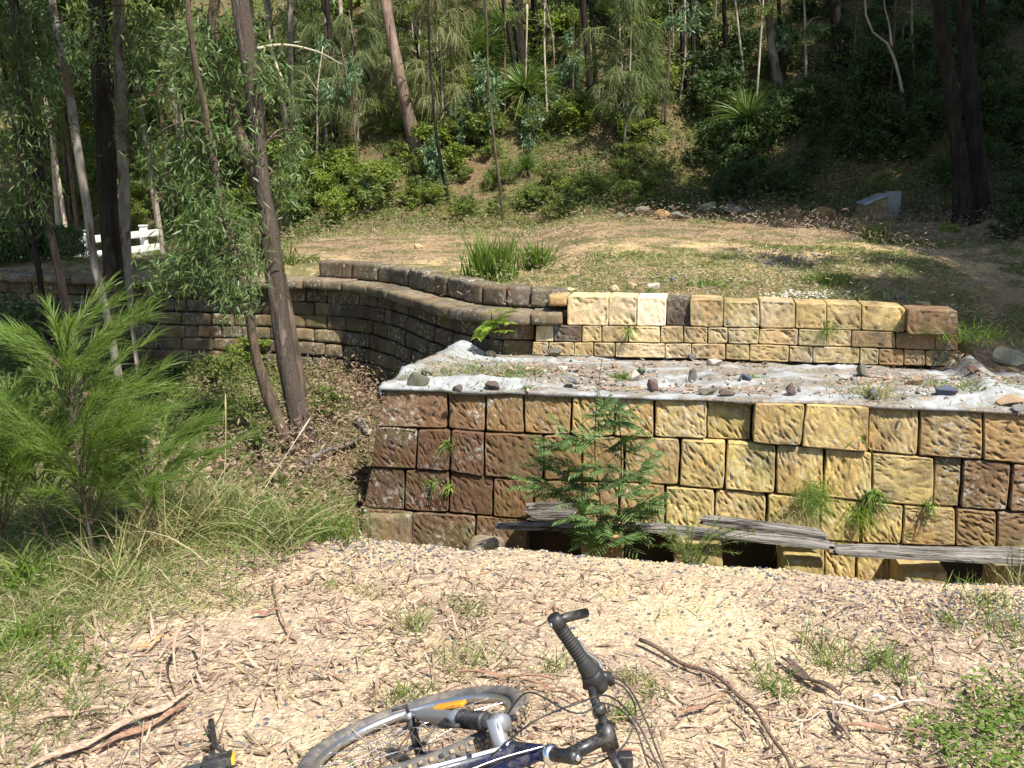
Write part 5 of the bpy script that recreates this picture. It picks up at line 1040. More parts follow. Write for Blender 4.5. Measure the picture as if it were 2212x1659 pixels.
PR['bright'] = [bush('shrub', 'x', 'shrub', 1., .55, 1500, .075, .036, M['leaf_bright'], 70 + k) for k in range(2)]
PR['mid'] = [bush('shrub', 'x', 'shrub', 1., .6, 1500, .07, .03, M['leaf_mid'], 80 + k) for k in range(3)]
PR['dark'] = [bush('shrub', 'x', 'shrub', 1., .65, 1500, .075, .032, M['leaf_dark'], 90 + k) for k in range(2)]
PR['blue'] = [bush('gum_sapling', 'x', 'sapling', 2., .5, 1500, .11, .034, M['leaf_blue'], 100 + k, droop=.6) for k in range(2)]
PR['oak'] = [sheoak(3., 1.0, 3800, M['needle_olive'], 110), sheoak(3., .9, 3600, M['needle_mid'], 111)]
PR['gt'] = [grasstree(1.05, 420, 120), grasstree(.95, 360, 121, .5, 1.9)]
PR['fine'] = [bush('fine_shrub', 'x', 'shrub', 1., .6, 1900, .06, .012, M['needle'], 130, droop=0)]
used = set()
def put(kind, i, p, h, label, group=None, rz=None, wide=1., f=T):
    pr = PR[kind][i % len(PR[kind])]; H = {'blue': 2., 'oak': 3., 'gt': 1.}.get(kind, 1.); s = h / H; rz = random.uniform(0, 6.28) if rz is None else rz
    if (kind, i % len(PR[kind])) not in used: used.add((kind, i % len(PR[kind]))); pr.location = tuple(p); pr.scale = (s * wide, s * wide, s); pr['label'] = label; pr.rotation_euler = (0, 0, rz); pr['group'] = group if group else ''; 
    else: pr = dup(pr, tuple(p), rz, (s * wide, s * wide, s), label, group)
    if not group and 'group' in pr: del pr['group']
    return pr
def putpx(kind, i, px, py, hpx, label, group=None, f=T, y0=10.6, wide=1.):
    p = hit(px, py, f, y0); p[2] -= .04; return put(kind, i, p, hpx / FOC * p[1], label, group, wide=wide)
for a in [('gt', 0, 1612, 305, 120, 'sunlit silvery green grass tree on the slope at right'), ('gt', 1, 1135, 262, 120, 'large grass tree with a drooping skirt near the centre of the slope'), ('gt', 0, 1012, 170, 130, 'deep green grass tree high on the slope beside a pale pole'),
          ('gt', 1, 1265, 70, 90, 'grass tree at the top of the slope between dark trunks'), ('gt', 0, 1045, 160, 120, 'second deep green grass tree high on the slope left of the charred trunk'), ('gt', 0, 1136, 385, 62, 'small grass tree low on the slope above the track'),
          ('gt', 0, 1745, 215, 60, 'dim grass tree in the shade right of the grey curving trunk'), ('gt', 1, 1085, 120, 110, 'grass tree behind the charred trunk'),
          ('oak', 0, 960, 330, 330, 'tallest olive she-oak sapling with drooping needles, right of the reddish trunk'), ('oak', 0, 850, 300, 170, 'olive she-oak spray around the foot of the reddish trunk'), ('oak', 1, 1345, 330, 360, 'tall grey green she-oak sapling right of the dark upright trunk'),
          ('oak', 1, 770, 330, 290, 'pale green she-oak sapling left of the reddish trunk'), ('oak', 1, 700, 320, 260, 'pale green she-oak sapling right of the tallest near gum'), ('oak', 0, 1010, 60, 200, 'olive she-oak at the top centre'), ('oak', 1, 660, 200, 220, 'she-oak behind the arching pale branch'),
          ('oak', 1, 1400, 260, 180, 'small she-oak sapling right of the tall grey green one'), ('oak', 0, 900, 180, 200, 'olive she-oak above the boulder'), ('oak', 1, 820, 200, 190, 'she-oak high on the slope left of the reddish trunk'),
          ('blue', 0, 1052, 330, 210, 'blue green gum sapling at the centre of the slope'), ('blue', 1, 1222, 250, 180, 'dark blue green gum sapling beside the dark upright trunk'), ('blue', 0, 935, 420, 140, 'small blue green gum sapling in front of the boulder'), ('blue', 1, 1150, 330, 120, 'blue green sapling in front of the large grass tree'),
          ('blue', 0, 800, 450, 75, 'little blue green seedling among the yellow green shrubs'), ('blue', 1, 640, 420, 150, 'blue green sapling right of the tallest near gum'), ('blue', 0, 1000, 330, 140, 'blue green sapling between the boulder and the grass trees')]:
    putpx(*a)
rsv = random.Random(12); ZI = []
zones = [('bright', 630, 830, 400, 500, 22, (55, 105), 'sunlit yellow green shrub at the foot of the slope left of the centre', 'yellow green shrubs at the foot of the slope'),
         ('mid', 830, 1450, 370, 480, 46, (35, 75), 'low green shrub in the scrub above the track', 'low shrubs in the scrub above the track'),
         ('mid', 600, 1450, 200, 370, 40, (50, 110), 'green shrub on the middle of the slope', 'shrubs on the middle of the slope'),
         ('mid', 600, 1500, 20, 200, 40, (60, 120), 'green shrub high on the slope', 'shrubs high on the slope'),
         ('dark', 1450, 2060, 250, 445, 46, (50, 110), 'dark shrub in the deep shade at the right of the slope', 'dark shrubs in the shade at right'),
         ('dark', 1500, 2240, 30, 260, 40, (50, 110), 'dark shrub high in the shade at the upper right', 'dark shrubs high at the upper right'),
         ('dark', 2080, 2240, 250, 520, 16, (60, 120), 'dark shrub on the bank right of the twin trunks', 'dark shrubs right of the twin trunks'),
         ('mid', 0, 600, 120, 480, 60, (50, 120), 'green shrub in the wood behind the fence', 'shrubs in the wood behind the fence'),
         ('bright', 40, 560, 400, 520, 26, (40, 85), 'yellow green shrub glimpsed between the near trunks', 'yellow green shrubs beyond the near trunks')]
for (kd, x0, x1, ya, yb, n, (h0, h1), lab, grp) in zones:
    for k in range(n):
        px, py = rsv.uniform(x0, x1), rsv.uniform(ya, yb); p = hit(px, py, T, 14.5)
        if p[1] > 60: continue
        kk = kd
        if rsv.random() < .18: kk = {'mid': 'fine', 'bright': 'mid', 'dark': 'dark'}[kd]
        elif kd == 'mid' and px < 1480 and rsv.random() < .3: kk = 'bright'
        if abs(px - 1882) < 60 and 400 < py < 480: continue
        if kd != 'dark' or px < 2080:
            if p[1] < float(hillbase(p[0])) - .3: continue
        p[2] -= .05; hh_ = rsv.uniform(h0, h1); o_ = put(kk, k, p, hh_ / FOC * p[1], lab, grp, wide=rsv.uniform(.9, 1.5)); sz_ = 'small' if hh_ < h0 + (h1 - h0) * .35 else 'medium' if hh_ < h0 + (h1 - h0) * .7 else 'large'
        ZI.append((o_, px, py, sz_ + ' ' + {'bright': 'yellow green', 'mid': 'green', 'dark': 'dark', 'fine': 'fine leaved pale'}[kk] + ' shrub'))
LM = [(60, 640, 'leaning dark trunk above the far left wall'), (1612, 270, 'sunlit silvery grass tree'), (925, 280, 'tan boulder'), (1185, 85, 'grey boulder'), (905, 340, 'foot of the leaning reddish trunk'), (1277, 240, 'foot of the dark upright trunk'), (1132, 190, 'charred trunk'), (1135, 240, 'large grass tree'), (1052, 250, 'blue green gum sapling'), (1345, 200, 'tall grey green she-oak'), (1890, 440, 'sloping plinth'), (1560, 450, 'row of stones'),
      (2100, 400, 'dark twin trunks'), (1480, 200, 'pair of black trunks'), (1684, 175, 'grey curving trunk'), (1955, 200, 'twisting pale sapling'), (1815, 130, 'wide dark trunk in the shade'), (250, 400, 'black ironbark'), (560, 300, 'tallest near gum'), (320, 520, 'white fence'), (120, 450, 'dark forked trunk'), (765, 300, 'thin brown stem'), (665, 330, 'thin pale leaning stem'), (700, 500, 'near end of the track verge'), (1088, 470, 'reddish sapling stem'), (965, 430, 'slender dark sapling'), (2130, 130, 'black trunk at top right'), (700, 110, 'arching pale branch')]
def relabel(items, noun):
    """name each copy by its nearest landmark, on which side of it it stands, and its order outward"""
    buckets = {}
    for o, px, py in items:
        d, lx, ly, nm = min((math.hypot(px - a_, py - b_), a_, b_, n_) for a_, b_, n_ in LM); dx, dy = px - lx, py - ly
        rel = ('left of' if dx < 0 else 'right of') if abs(dx) > abs(dy) else ('above' if dy < 0 else 'below'); buckets.setdefault((rel, nm), []).append((d, o))
    od = ['nearest', 'second nearest', 'third', 'fourth', 'fifth', 'sixth', 'seventh', 'eighth', 'ninth', 'tenth', 'eleventh', 'twelfth', 'thirteenth', 'fourteenth', 'fifteenth', 'sixteenth']
    for (rel, nm), L_ in buckets.items():
        for k, (d, o) in enumerate(sorted(L_, key=lambda t: t[0])): o['label'] = f"{noun}, {od[min(k, 15)]} one {rel} the {nm}"
byn = {}
for o, px, py, noun in ZI + LMT: byn.setdefault(noun, []).append((o, px, py))
for noun, it in byn.items(): relabel(it, noun)
# leafy undergrowth nobody could count
def scatter_leaves(name, label, n, xr, yr, f, dens, L, W, mat, hh, seed, cat='undergrowth', kind='leaf', up=.3, clump=14, bend=.3, segs=2):
    rs = RS(seed); m = n // clump; x = rs.uniform(*xr, m * 6); y = rs.uniform(*yr, m * 6); keep = rs.uniform(size=len(x)) < dens(x, y); x, y = x[keep][:m], y[keep][:m]
    x = np.repeat(x, clump) + rs.normal(size=len(x) * clump) * hh * .6; y = np.repeat(y, clump) + rs.normal(size=len(y) * clump) * hh * .6; z = f(x, y) + np.abs(rs.normal(size=len(x))) * hh * .5 * (kind == 'leaf'); k = len(x)
    D = rnd_dirs(rs, k); D[:, 2] = D[:, 2] * .6 + up; g = Geo(); blades(g, np.stack([x, y, z - .01], 1), D, L * rs.uniform(.5, 1.3, k), W * rs.uniform(.7, 1.3, k), bend, segs, kind, rs)
    return tag(g.obj(name, mat), label, cat, None, 'stuff')
hd = lambda s, th: (lambda x, y: ((fbm(x * .45, y * .45, 4, s) > th) & (y > hillbase(x) - .1)) * 1.)
scatter_leaves('undergrowth', 'mid green leafy undergrowth covering the slope', 50000, (-14, 12), (19, 33), T, hd(140, -.05), .085, .035, M['leaf_mid'], .28, 141)
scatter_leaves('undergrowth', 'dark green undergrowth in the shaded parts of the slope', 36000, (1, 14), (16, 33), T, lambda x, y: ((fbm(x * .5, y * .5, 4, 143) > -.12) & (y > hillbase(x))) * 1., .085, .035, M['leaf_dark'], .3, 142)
scatter_leaves('slope_grass', 'yellowing grass between the shrubs of the slope', 20000, (-10, 9), (19, 31), T, hd(145, -.02), .22, .012, M['grass_mix'], .12, 144, 'grass', 'grass', .8, 10, .5, 3)
scatter_leaves('dry_grass', 'pale dry grass among the shrubs of the slope', 16000, (-6, 8), (19, 30), T, hd(149, .0), .2, .009, M['grass_dry'], .12, 147, 'grass', 'grass', .8, 10, .5, 3)
scatter_leaves('far_undergrowth', 'leafy growth covering the highest part of the slope', 26000, (-32, 14), (30, 50), T, lambda x, y: 1., .16, .07, M['leaf_mid'], .5, 148)
scatter_leaves('leaf_litter', 'brown dead leaves covering the bare parts of the slope', 30000, (-12, 13), (15, 31), T, lambda x, y: .9 * (y > hillbase(x) - 1) + (x > 4.5) * .5, .085, .025, M['litter_dark'], .4, 146, 'litter', 'leaf', .1, 6, .1, 1)
# ============================================================ GROUND COVER
# terrace grass
def tg(x, y): n_ = fbm(x * .8, y * .8, 4, 150); near = (y < 13.2 - 1.0 * (x > 1.5)) & (y > yW(x) + .2); trk = (y > 13.4) & (y < 17.8) & (x > -3.5); return np.where(near, (n_ > -.1 - .1 * (x < 1.2)) * 1., np.where(trk, (n_ > .2) * .5, (n_ > -.1) * 1.)) * (y < hillbase(x) + .5) * (y > yW(x) + .42)
scatter_leaves('terrace_grass', 'short green grass growing over the terrace and beside the track', 66000, (-7.5, 5.5), (10.2, 21), T, tg, .13, .009, M['grass_mix'], .12, 151, 'grass', 'grass', .8, 12, .4, 2)
scatter_leaves('terrace_litter', 'dead leaves and chips strewn on the terrace and bank', 20000, (-4, 8.5), (9.2, 19), T, lambda x, y: (y > yW(x) + .25) * (.3 + .7 * (fbm(x, y, 3, 155) > .0) + (x > 4.2) * .5), .06, .022, M['litter'], .3, 156, 'litter', 'leaf', .1, 6, .1, 1)
scatter_leaves('bank_grass', 'green grass and weeds on the shaded bank at right', 9000, (3.4, 8.5), (9.3, 15), T, lambda x, y: (fbm(x, y, 3, 157) > -.02) * (y > yW(x) + .2) * 1., .14, .009, M['grass'], .15, 158, 'grass', 'grass', .8, 12, .5, 3)
# gully
scatter_leaves('gully_grass', 'grass and weeds on the slope under the near gums', 17000, (-7, -1.05), (5, 13.2), G, lambda x, y: ((fbm(x * .9, y * .9, 3, 160) > -.02 + .18 * (x > -2.4) * (y > 8.5)) & (y < yW(x) - .2)) * 1., .16, .008, M['grass_mix'], .15, 161, 'grass', 'grass', .8, 12, .5, 3)
scatter_leaves('gully_litter', 'dry leaves covering the slope beside the near gums', 20000, (-6, -.95), (5, 13.2), G, lambda x, y: (y < yW(x) - .15) * (.15 + .85 * (x > -2.6)), .055, .016, M['litter_dark'], .3, 162, 'litter', 'leaf', .1, 6, .1, 2)
scatter_leaves('gully_leaves', 'low green weeds under the near gums', 34000, (-7.5, -1.3), (5.2, 13.2), G, lambda x, y: ((fbm(x * .8, y * .8, 3, 164) > .12 - .36 * (x < -2.1)) & (y < yW(x) - .3)) * 1., .05, .022, M['leaf_mid'], .22, 165)
for i, (px, py, h, kd, lab) in enumerate([(545, 800, 95, 'bright', 'bright green leafy shrub under the curved wall left of the thin leaning gum'), (470, 850, 110, 'mid', 'green shrub in the shade under the near gums'), (380, 860, 100, 'dark', 'dark shrub between the black ironbark and the thin leaning gum'), (430, 950, 100, 'dark', 'dark shrub nearest the tall yellow grasses'),
   (520, 930, 90, 'mid', 'green shrub left of the foot of the thin leaning gum'), (710, 900, 85, 'mid', 'green shrub on the litter slope right of the tallest near gum'), (762, 800, 60, 'dark', 'small dark shrub against the base of the curved wall'), (600, 1060, 60, 'mid', 'low green shrub below the feet of the twin near gums'), (560, 990, 70, 'dark', 'dark low shrub left of the feet of the near gums'),
   (320, 880, 90, 'dark', 'dark shrub right of the black ironbark'), (60, 800, 170, 'dark', 'dark bush at the left edge below the forked trunk'), (130, 860, 130, 'dark', 'dark bush between the forked trunk and the she-oak seedling'), (20, 950, 170, 'dark', 'dark bush at the left edge behind the she-oak seedling'), (230, 900, 100, 'dark', 'dark bush at the foot of the black ironbark'), (650, 1075, 40, 'bright', 'small bright green plant on the slope below the twin gums')]):
    p = hit(px, py, G, 5., 13.3); p[2] -= .03; put(kd, i, p, h / FOC * p[1], lab, wide=1.25)
for i in range(16):
    px, py = rsv.uniform(0, 175), rsv.uniform(565, 700); p = hit(px, py, T, 14.8)
    o_ = put('dark', i, p, rsv.uniform(50, 110) / FOC * p[1], 'dark shrub in the shade along the top of the wall at far left', 'dark shrubs above the wall at far left', wide=1.2); WL = globals().setdefault('WL', []); WL.append((px, o_))
for k_, (px, o_) in enumerate(sorted(WL, key=lambda t: t[0])): o_['label'] = 'dark shrub above the wall at far left, %s from the left edge' % ['first', 'second', 'third', 'fourth', 'fifth', 'sixth', 'seventh', 'eighth', 'ninth', 'tenth', 'eleventh', 'twelfth', 'thirteenth', 'fourteenth', 'fifteenth', 'sixteenth'][k_]
# plants on the terrace
def tf(px, py, f=T, **k): return hit(px, py, f, **k)
def ptuft(label, px, py, hpx, n, mat, seed, W=.010, bend=.6, name='grass_tuft', f=T, y0=10.15, r=.05, up=.9):
    p = hit(px, py, f, y0) if f is not None else at_z(px, py, 0); 
    if f is None: p[2] = gz(p[0], p[1])
    L = hpx / FOC * p[1] * 1.25; return tuft(name, label, 'grass', n, L, W, mat, seed, bend, up, r, tuple(p - np.array([0, 0, .01])))
ptuft('tall leafy green clump on the terrace, left of the arching tuft', 1062, 604, 120, 420, M['grass'], 1, .024, .4, 'leafy_clump', r=.13, up=2.6)
ptuft('arching bright green strap leaved tuft on the terrace', 1160, 582, 85, 300, M['grass'], 2, .018, .6, r=.08, up=1.9)
ptuft('small green tuft on the terrace left of the leafy clump', 910, 600, 26, 120, M['grass'], 3)
ptuft('green tuft behind the kerb blocks near the tallest near gum', 615, 570, 45, 160, M['leaf_mid'], 4, .02, .4, 'weed_clump', r=.12)
ptuft('small weed on the grass right of the near gum', 672, 565, 26, 90, M['grass'], 5, .016, r=.08)
ptuft('low green mat on the bank above the cream blocks', 1345, 555, 22, 260, M['grass'], 6, .014, .8, r=.22)
ptuft('green tuft on the bank above the middle of the far wall', 1520, 612, 24, 260, M['grass'], 7, .012, .8, r=.2)
ptuft('bright green tuft on the bank near the right end of the far wall', 1785, 610, 48, 320, M['grass'], 8, .010, .6, r=.14)
ptuft('grassy weeds on the bank right of the bright tuft', 1850, 640, 36, 300, M['grass_mix'], 9, .010, .6, r=.25)
ptuft('pale weed seedling at the edge of the shaded pad', 1895, 520, 58, 140, M['leaf_mid'], 10, .02, .3, 'weed', r=.1)
ptuft('fern like tuft in the shade below the twin trunks', 2050, 500, 42, 160, M['fern'], 11, .02, 1., 'fern', r=.05)
ptuft('green weeds low on the bank beyond the end of the far wall', 2085, 740, 60, 260, M['grass'], 12, .010, .7, r=.25, y0=9.3)
# gravel: pale chips behind the far wall, dark lumps on the bank
def chips(name, label, px0, px1, py0, py1, n, s, cols, seed, f=T, y0=10.15, cat='gravel'):
    rs = RS(seed); g = Geo(); base = Geo().add(np.array([(1, .2, 0), (-.9, .3, .05), (.2, 1, 0), (0, -.9, .1), (.15, 0, .75), (0, .1, -.5)]) * .5, None, [(0, 2, 4), (2, 1, 4), (1, 3, 4), (3, 0, 4), (2, 0, 5), (1, 2, 5), (3, 1, 5), (0, 3, 5)])
    for k in range(n):
        a = np.clip(rs.normal((px0 + px1) / 2, (px1 - px0) / 4), px0, px1); b = np.clip(rs.normal((py0 + py1) / 2, (py1 - py0) / 4), py0, py1)
        if f is None: p = at_z(a, b, 0.); p[2] = gz(p[0], p[1])
        else: p = hit(a, b, f, y0)
        th = rs.uniform(0, 6.28); Mz_ = np.array([[math.cos(th), -math.sin(th), 0], [math.sin(th), math.cos(th), 0], [0, 0, 1]]) * s * rs.uniform(.4, 1.3); g.join(base, Mz_, p + np.array([0, 0, s * .15]))
    k = NT(name, .85, .25); k.col(k.ramp(k.island(), [(i / max(len(cols) - 1, 1), c) for i, c in enumerate(cols)])); return tag(g.obj(name, k.m, None, False), label, cat, None, 'stuff')
chips('pale_chips', 'white stone chips spilled behind the right part of the far wall', 1640, 1880, 628, 648, 280, .035, [(.4, .36, .28), (.7, .66, .6), (.55, .5, .42)], 171)
chips('dark_lumps', 'blue black gravel lumps heaped on the bank', 1590, 1800, 545, 585, 150, .06, [(.07, .065, .06), (.14, .13, .12), (.16, .12, .09)], 172)
chips('bank_pebbles', 'small mixed stones scattered over the bank', 1250, 1900, 560, 640, 400, .04, [(.12, .12, .12), (.4, .32, .22), (.25, .2, .15)], 173)
rs = RS(176); g = Geo(); b_ = rock_geo(5, (1, 1, .8), 9, False, 0)
for k in range(170):
    sx = rs.uniform(1080, 2540); sy = np.interp(sx, [1080, 2540], [965, 1015]) - rs.uniform(0, 90) * (.3 + .7 * rs.uniform()); p = on_cloth(sx, sy); th = rs.uniform(0, 6.28); g.join(b_, np.array([[math.cos(th), -math.sin(th), 0], [math.sin(th), math.cos(th), 0], [0, 0, 1]]) * rs.uniform(.02, .055), p + np.array([0, 0, .01]))
k = NT('cloth_pebbles', .85, .25); k.col(k.ramp(k.island(), [(0, (.07, .075, .085)), (.4, (.16, .15, .13)), (.6, (.42, .34, .24)), (1, (.5, .45, .38))])); tag(g.obj('cloth_pebbles', k.m, None, False), 'small loose stones strewn over the cloth', 'pebbles', None, 'stuff')
# litter, soil and weeds on the cloth
rs = RS(180); n = 5200; x = rs.uniform(-.8, 5.2, n); yf = A0[1] + (x - A0[0]) * ud[1] / ud[0]; y = yf + rs.uniform(.05, 1, n) * (10.0 - yf); keep = fbm(x * 1.3, y * 2.6, 3, 181) > .02; x, y = x[keep], y[keep]
flat = P.reshape(-1, 3); 
def czs(x, y):
    g_ = {}; out = []
    sub_ = P[::2, ::3].reshape(-1, 3)
    for a, b in zip(x, y): out.append(sub_[np.argmin((sub_[:, 0] - a) ** 2 + (sub_[:, 1] - b) ** 2), 2])
    return np.array(out)
z = czs(x, y); D = rnd_dirs(rs, len(x)); D[:, 2] *= .15; g = Geo(); blades(g, np.stack([x, y, z + .012], 1), D, .06 * rs.uniform(.4, 1.3, len(x)), .02, 0, 2, 'leaf', rs, up=np.array([0, 0, 1.])); tag(g.obj('cloth_litter', M['litter']), 'dead leaves gathered in the folds of the cloth', 'litter', None, 'stuff')
for i, (sx, sy, r_, n_, L_, lab, mm) in enumerate([(1175, 935, .32, 700, .09, 'low green grass patch growing on the left end of the cloth', 'grass'), (1290, 925, .14, 160, .08, 'green weeds right of the grass patch on the cloth', 'grass'), (1552, 945, .05, 90, .16, 'bright green tuft in the middle left of the cloth', 'grass'), (1315, 972, .03, 50, .08, 'tiny green weed on the wall edge left of the seedling', 'grass'),
      (2145, 985, .10, 90, .16, 'green weeds beside the dry grass tuft on the cloth', 'leaf_mid'), (2190, 990, .07, 110, .28, 'dry straw coloured grass tuft on the cloth', 'grass_dry'), (2450, 975, .26, 420, .10, 'green grass patch on the right end of the cloth', 'grass'), (1888, 945, .05, 70, .07, 'small green weed in the middle of the cloth', 'grass'), (1345, 930, .1, 60, .1, 'sparse weeds at the back left of the cloth', 'grass_mix')]):
    p = on_cloth(sx, sy); o_ = tuft('weed_patch' if r_ > .08 else 'weed', lab, 'weeds', n_, L_, .007, M[mm], 190 + i, .5, .7, r_, tuple(p)); o_['kind'] = 'stuff' if r_ > .08 else o_.get('kind', '')
    if r_ <= .08: del o_['kind']
# ============================================================ PLANTS AT THE WALL
def frond_geo(L, pairs, rs, w=.007, pl=.35):
    g = Geo(); P_ = []; D = []; t = np.linspace(.12, 1, pairs)
    for s in (-1, 1):
        for tt_ in t:
            P_.append((tt_ * L, 0, -.10 * L * tt_ * tt_)); D.append((.75, s * 1., -.12 + rs.uniform(-.1, .1)))
    ll = np.concatenate([pl * L * (1 - .45 * np.abs(t - .45))] * 2); blades(g, P_, D, ll, w, .15, 2, 'leaf', rs, up=np.array([0, 0, 1.])); tube(g, [(0, 0, 0), (L * .5, 0, -.03 * L), (L, 0, -.1 * L)], [.0016, .0012, .0008], 4, False); return g
def orient(d, roll=0):
    x_ = norm(np.asarray(d, float)); z_ = np.array([0, 0, 1.]); y_ = norm(np.cross(z_, x_)); z_ = np.cross(x_, y_); return np.stack([x_, y_, z_], 1)
D0 = 7.05; bs = at_y(1298, 1190, D0); wr = thing('wattle_seedling', 'feathery blue green wattle seedling growing in front of the block wall', 'seedling', tuple(bs)); gl, gb = Geo(), Geo(); rs = RS(200)
stems = [[(1298, 1190), (1296, 1080), (1285, 980), (1290, 860), (1302, 760)], [(1305, 1190), (1338, 1090), (1342, 990), (1338, 920), (1328, 865)], [(1300, 1190), (1255, 1100), (1215, 1040)], [(1300, 1190), (1350, 1120), (1400, 1075)]]
for si, st in enumerate(stems):
    c_ = curve([at_y(a, b, D0 - .05 * k + .03 * si) - bs for k, (a, b) in enumerate(st)], 24); tube(gb, c_, np.linspace(.009, .003, 24) * (.7 if si == 0 else 1), 6)
    for k in range(13 if si == 0 else [0, 30, 20, 20][si]):
        t = rs.uniform(.15 if si != 1 else .0, 1 if si else .72); p = c_[int(t * 23)]; a = rs.uniform(0, 6.28); d = np.array([math.cos(a), math.sin(a) * .7 - .15, rs.uniform(-.15, .45)]); L_ = rs.uniform(.13, .24) * (1.25 - .5 * t); g_ = frond_geo(L_, 8, rs, .015, .42); gl.join(g_, orient(d), p + norm(d) * .02)
for (a, b) in [(1190, 955), (1220, 935), (1260, 950), (1180, 1010), (1210, 1000), (1185, 1050), (1150, 1040), (1240, 1050), (1230, 1075), (1330, 880), (1350, 890), (1320, 910), (1390, 960), (1400, 1010), (1370, 1020), (1400, 1100), (1420, 1075), (1380, 1110), (1290, 1150), (1350, 1160), (1310, 1130), (1250, 1020), (1280, 1000), (1350, 960), (1330, 1050), (1250, 1110), (1370, 1060), (1300, 1090)]:
    e = at_y(a, b, D0 - rs.uniform(.0, .3)) - bs; o_ = np.array([.12, 0, -.05]) if a < 1300 else np.array([-.12, 0, -.05]); s_ = e + o_ * 1.6; tube(gb, [s_ + (np.array([.05, .1, -.08]) if a < 1300 else np.array([-.05, .1, -.08])), s_, e], [.003, .002, .0015], 4, False)
    for q in range(6): d = (e - s_) + rs.normal(size=3) * .08; gl.join(frond_geo(rs.uniform(.12, .2), 8, rs, .015, .42), orient(d), s_ + (e - s_) * rs.uniform(.2, .9))
gl.obj('fronds', M['wattle'], wr); gb.obj('stems', M['bark_brown'], wr)
# bracken fern against the curved wall
p = at_y(1062, 745, 10.0); fr1 = thing('fern', 'bright yellow green fern growing from the foot of the shaded curved wall', 'fern', tuple(p)); g = Geo(); rs = RS(210); gb = Geo()
for (a, b, c_, d_) in [(1070, 690, 1100, 662), (1062, 700, 1040, 705), (1075, 712, 1096, 708), (1062, 672, 1085, 660), (1050, 700, 1030, 722), (1075, 690, 1100, 690)]:
    s_ = at_y(a, b, 9.9) - p; e = at_y(c_, d_, 9.75) - p; tube(gb, [np.zeros(3), s_ * .7, s_], .004, 4, False); g.join(frond_geo(np.linalg.norm(e - s_) * 1.6, 12, rs, .02, .36), orient(e - s_), s_ - (e - s_) * .6)
g.obj('fronds', M['fern'], fr1); gb.obj('stems', M['bark_brown'], fr1)
def wallplant(label, sx, sy, n, L, W, mat, seed, name='wall_weed', out=.4, bend=.7, off=.02, up=.25, r=.02):
    p = at_plane(sx * S, sy * S, A0 + nh * off, npl); rs = RS(seed); g = Geo(); D = rnd_dirs(rs, n); D = D * .8 + nh * out + np.array([0, 0, up]); blades(g, rs.normal(size=(n, 3)) * r, D, L * rs.uniform(.5, 1.15, n), W, bend, 4, 'grass', rs); return tag(g.obj(name, mat, None, True, tuple(p)), label, 'weed')
wallplant('long leaved green weed in the joint left of the seedling, upper one', 1122, 1112, 34, .16, .009, M['grass'], 1)
wallplant('green weed in the joint below it at the third course', 1085, 1202, 24, .11, .010, M['grass'], 2, bend=1.1)
wallplant('light green rosette in the joint of the third course at left', 1124, 1218, 26, .10, .010, M['fern'], 3)
wallplant('green strap leaves growing in the wide top course gap at right', 2152, 1090, 26, .15, .013, M['grass'], 4, bend=.3, up=.5)
wallplant('largest green strap leaved rosette high on the right of the wall', 2180, 1238, 90, .17, .012, M['grass'], 5, bend=.9)
wallplant('small star shaped green rosette at the far right of the wall', 2322, 1262, 40, .12, .012, M['grass'], 6, bend=.8)
wallplant('yellow green ferny weed hanging below the largest rosette', 2150, 1285, 110, .13, .008, M['fern'], 7, bend=1., r=.05)
wallplant('feathery grey green heath bush hanging above the long plank', 2035, 1240, 900, .15, .0035, M['needle'], 8, 'heath_bush', .5, .5, .08, .3, .07)
wallplant('brown dead twiggy lower half of the heath bush', 1995, 1305, 900, .17, .003, M['grass_dry'], 9, 'dry_heath', .5, .8, .10, -.2, .07)
wallplant('tiny weed on the face of the far right blocks', 2270, 1330, 20, .1, .004, M['grass'], 12)
pf = lambda a, b, l, n, L, W, m, s, nm='wall_weed': (lambda p: tag((lambda g: (blades(g, RS(s).normal(size=(n, 3)) * .02, RS(s).normal(size=(n, 3)) * .8 + vn * .4, L, W, .7, 3, 'grass', RS(s)), g)[1])(Geo()).obj(nm, m, None, True, tuple(p)), l, 'weed'))(at_plane(a * S, b * S, B0 + vn * .02, vn))
pf(1576, 820, 'small green weed in the joint under the cream blocks of the far wall', 40, .09, .008, M['grass'], 31)
pf(2072, 815, 'green weed hanging in the joint at the right of the far wall', 50, .10, .008, M['grass'], 32)
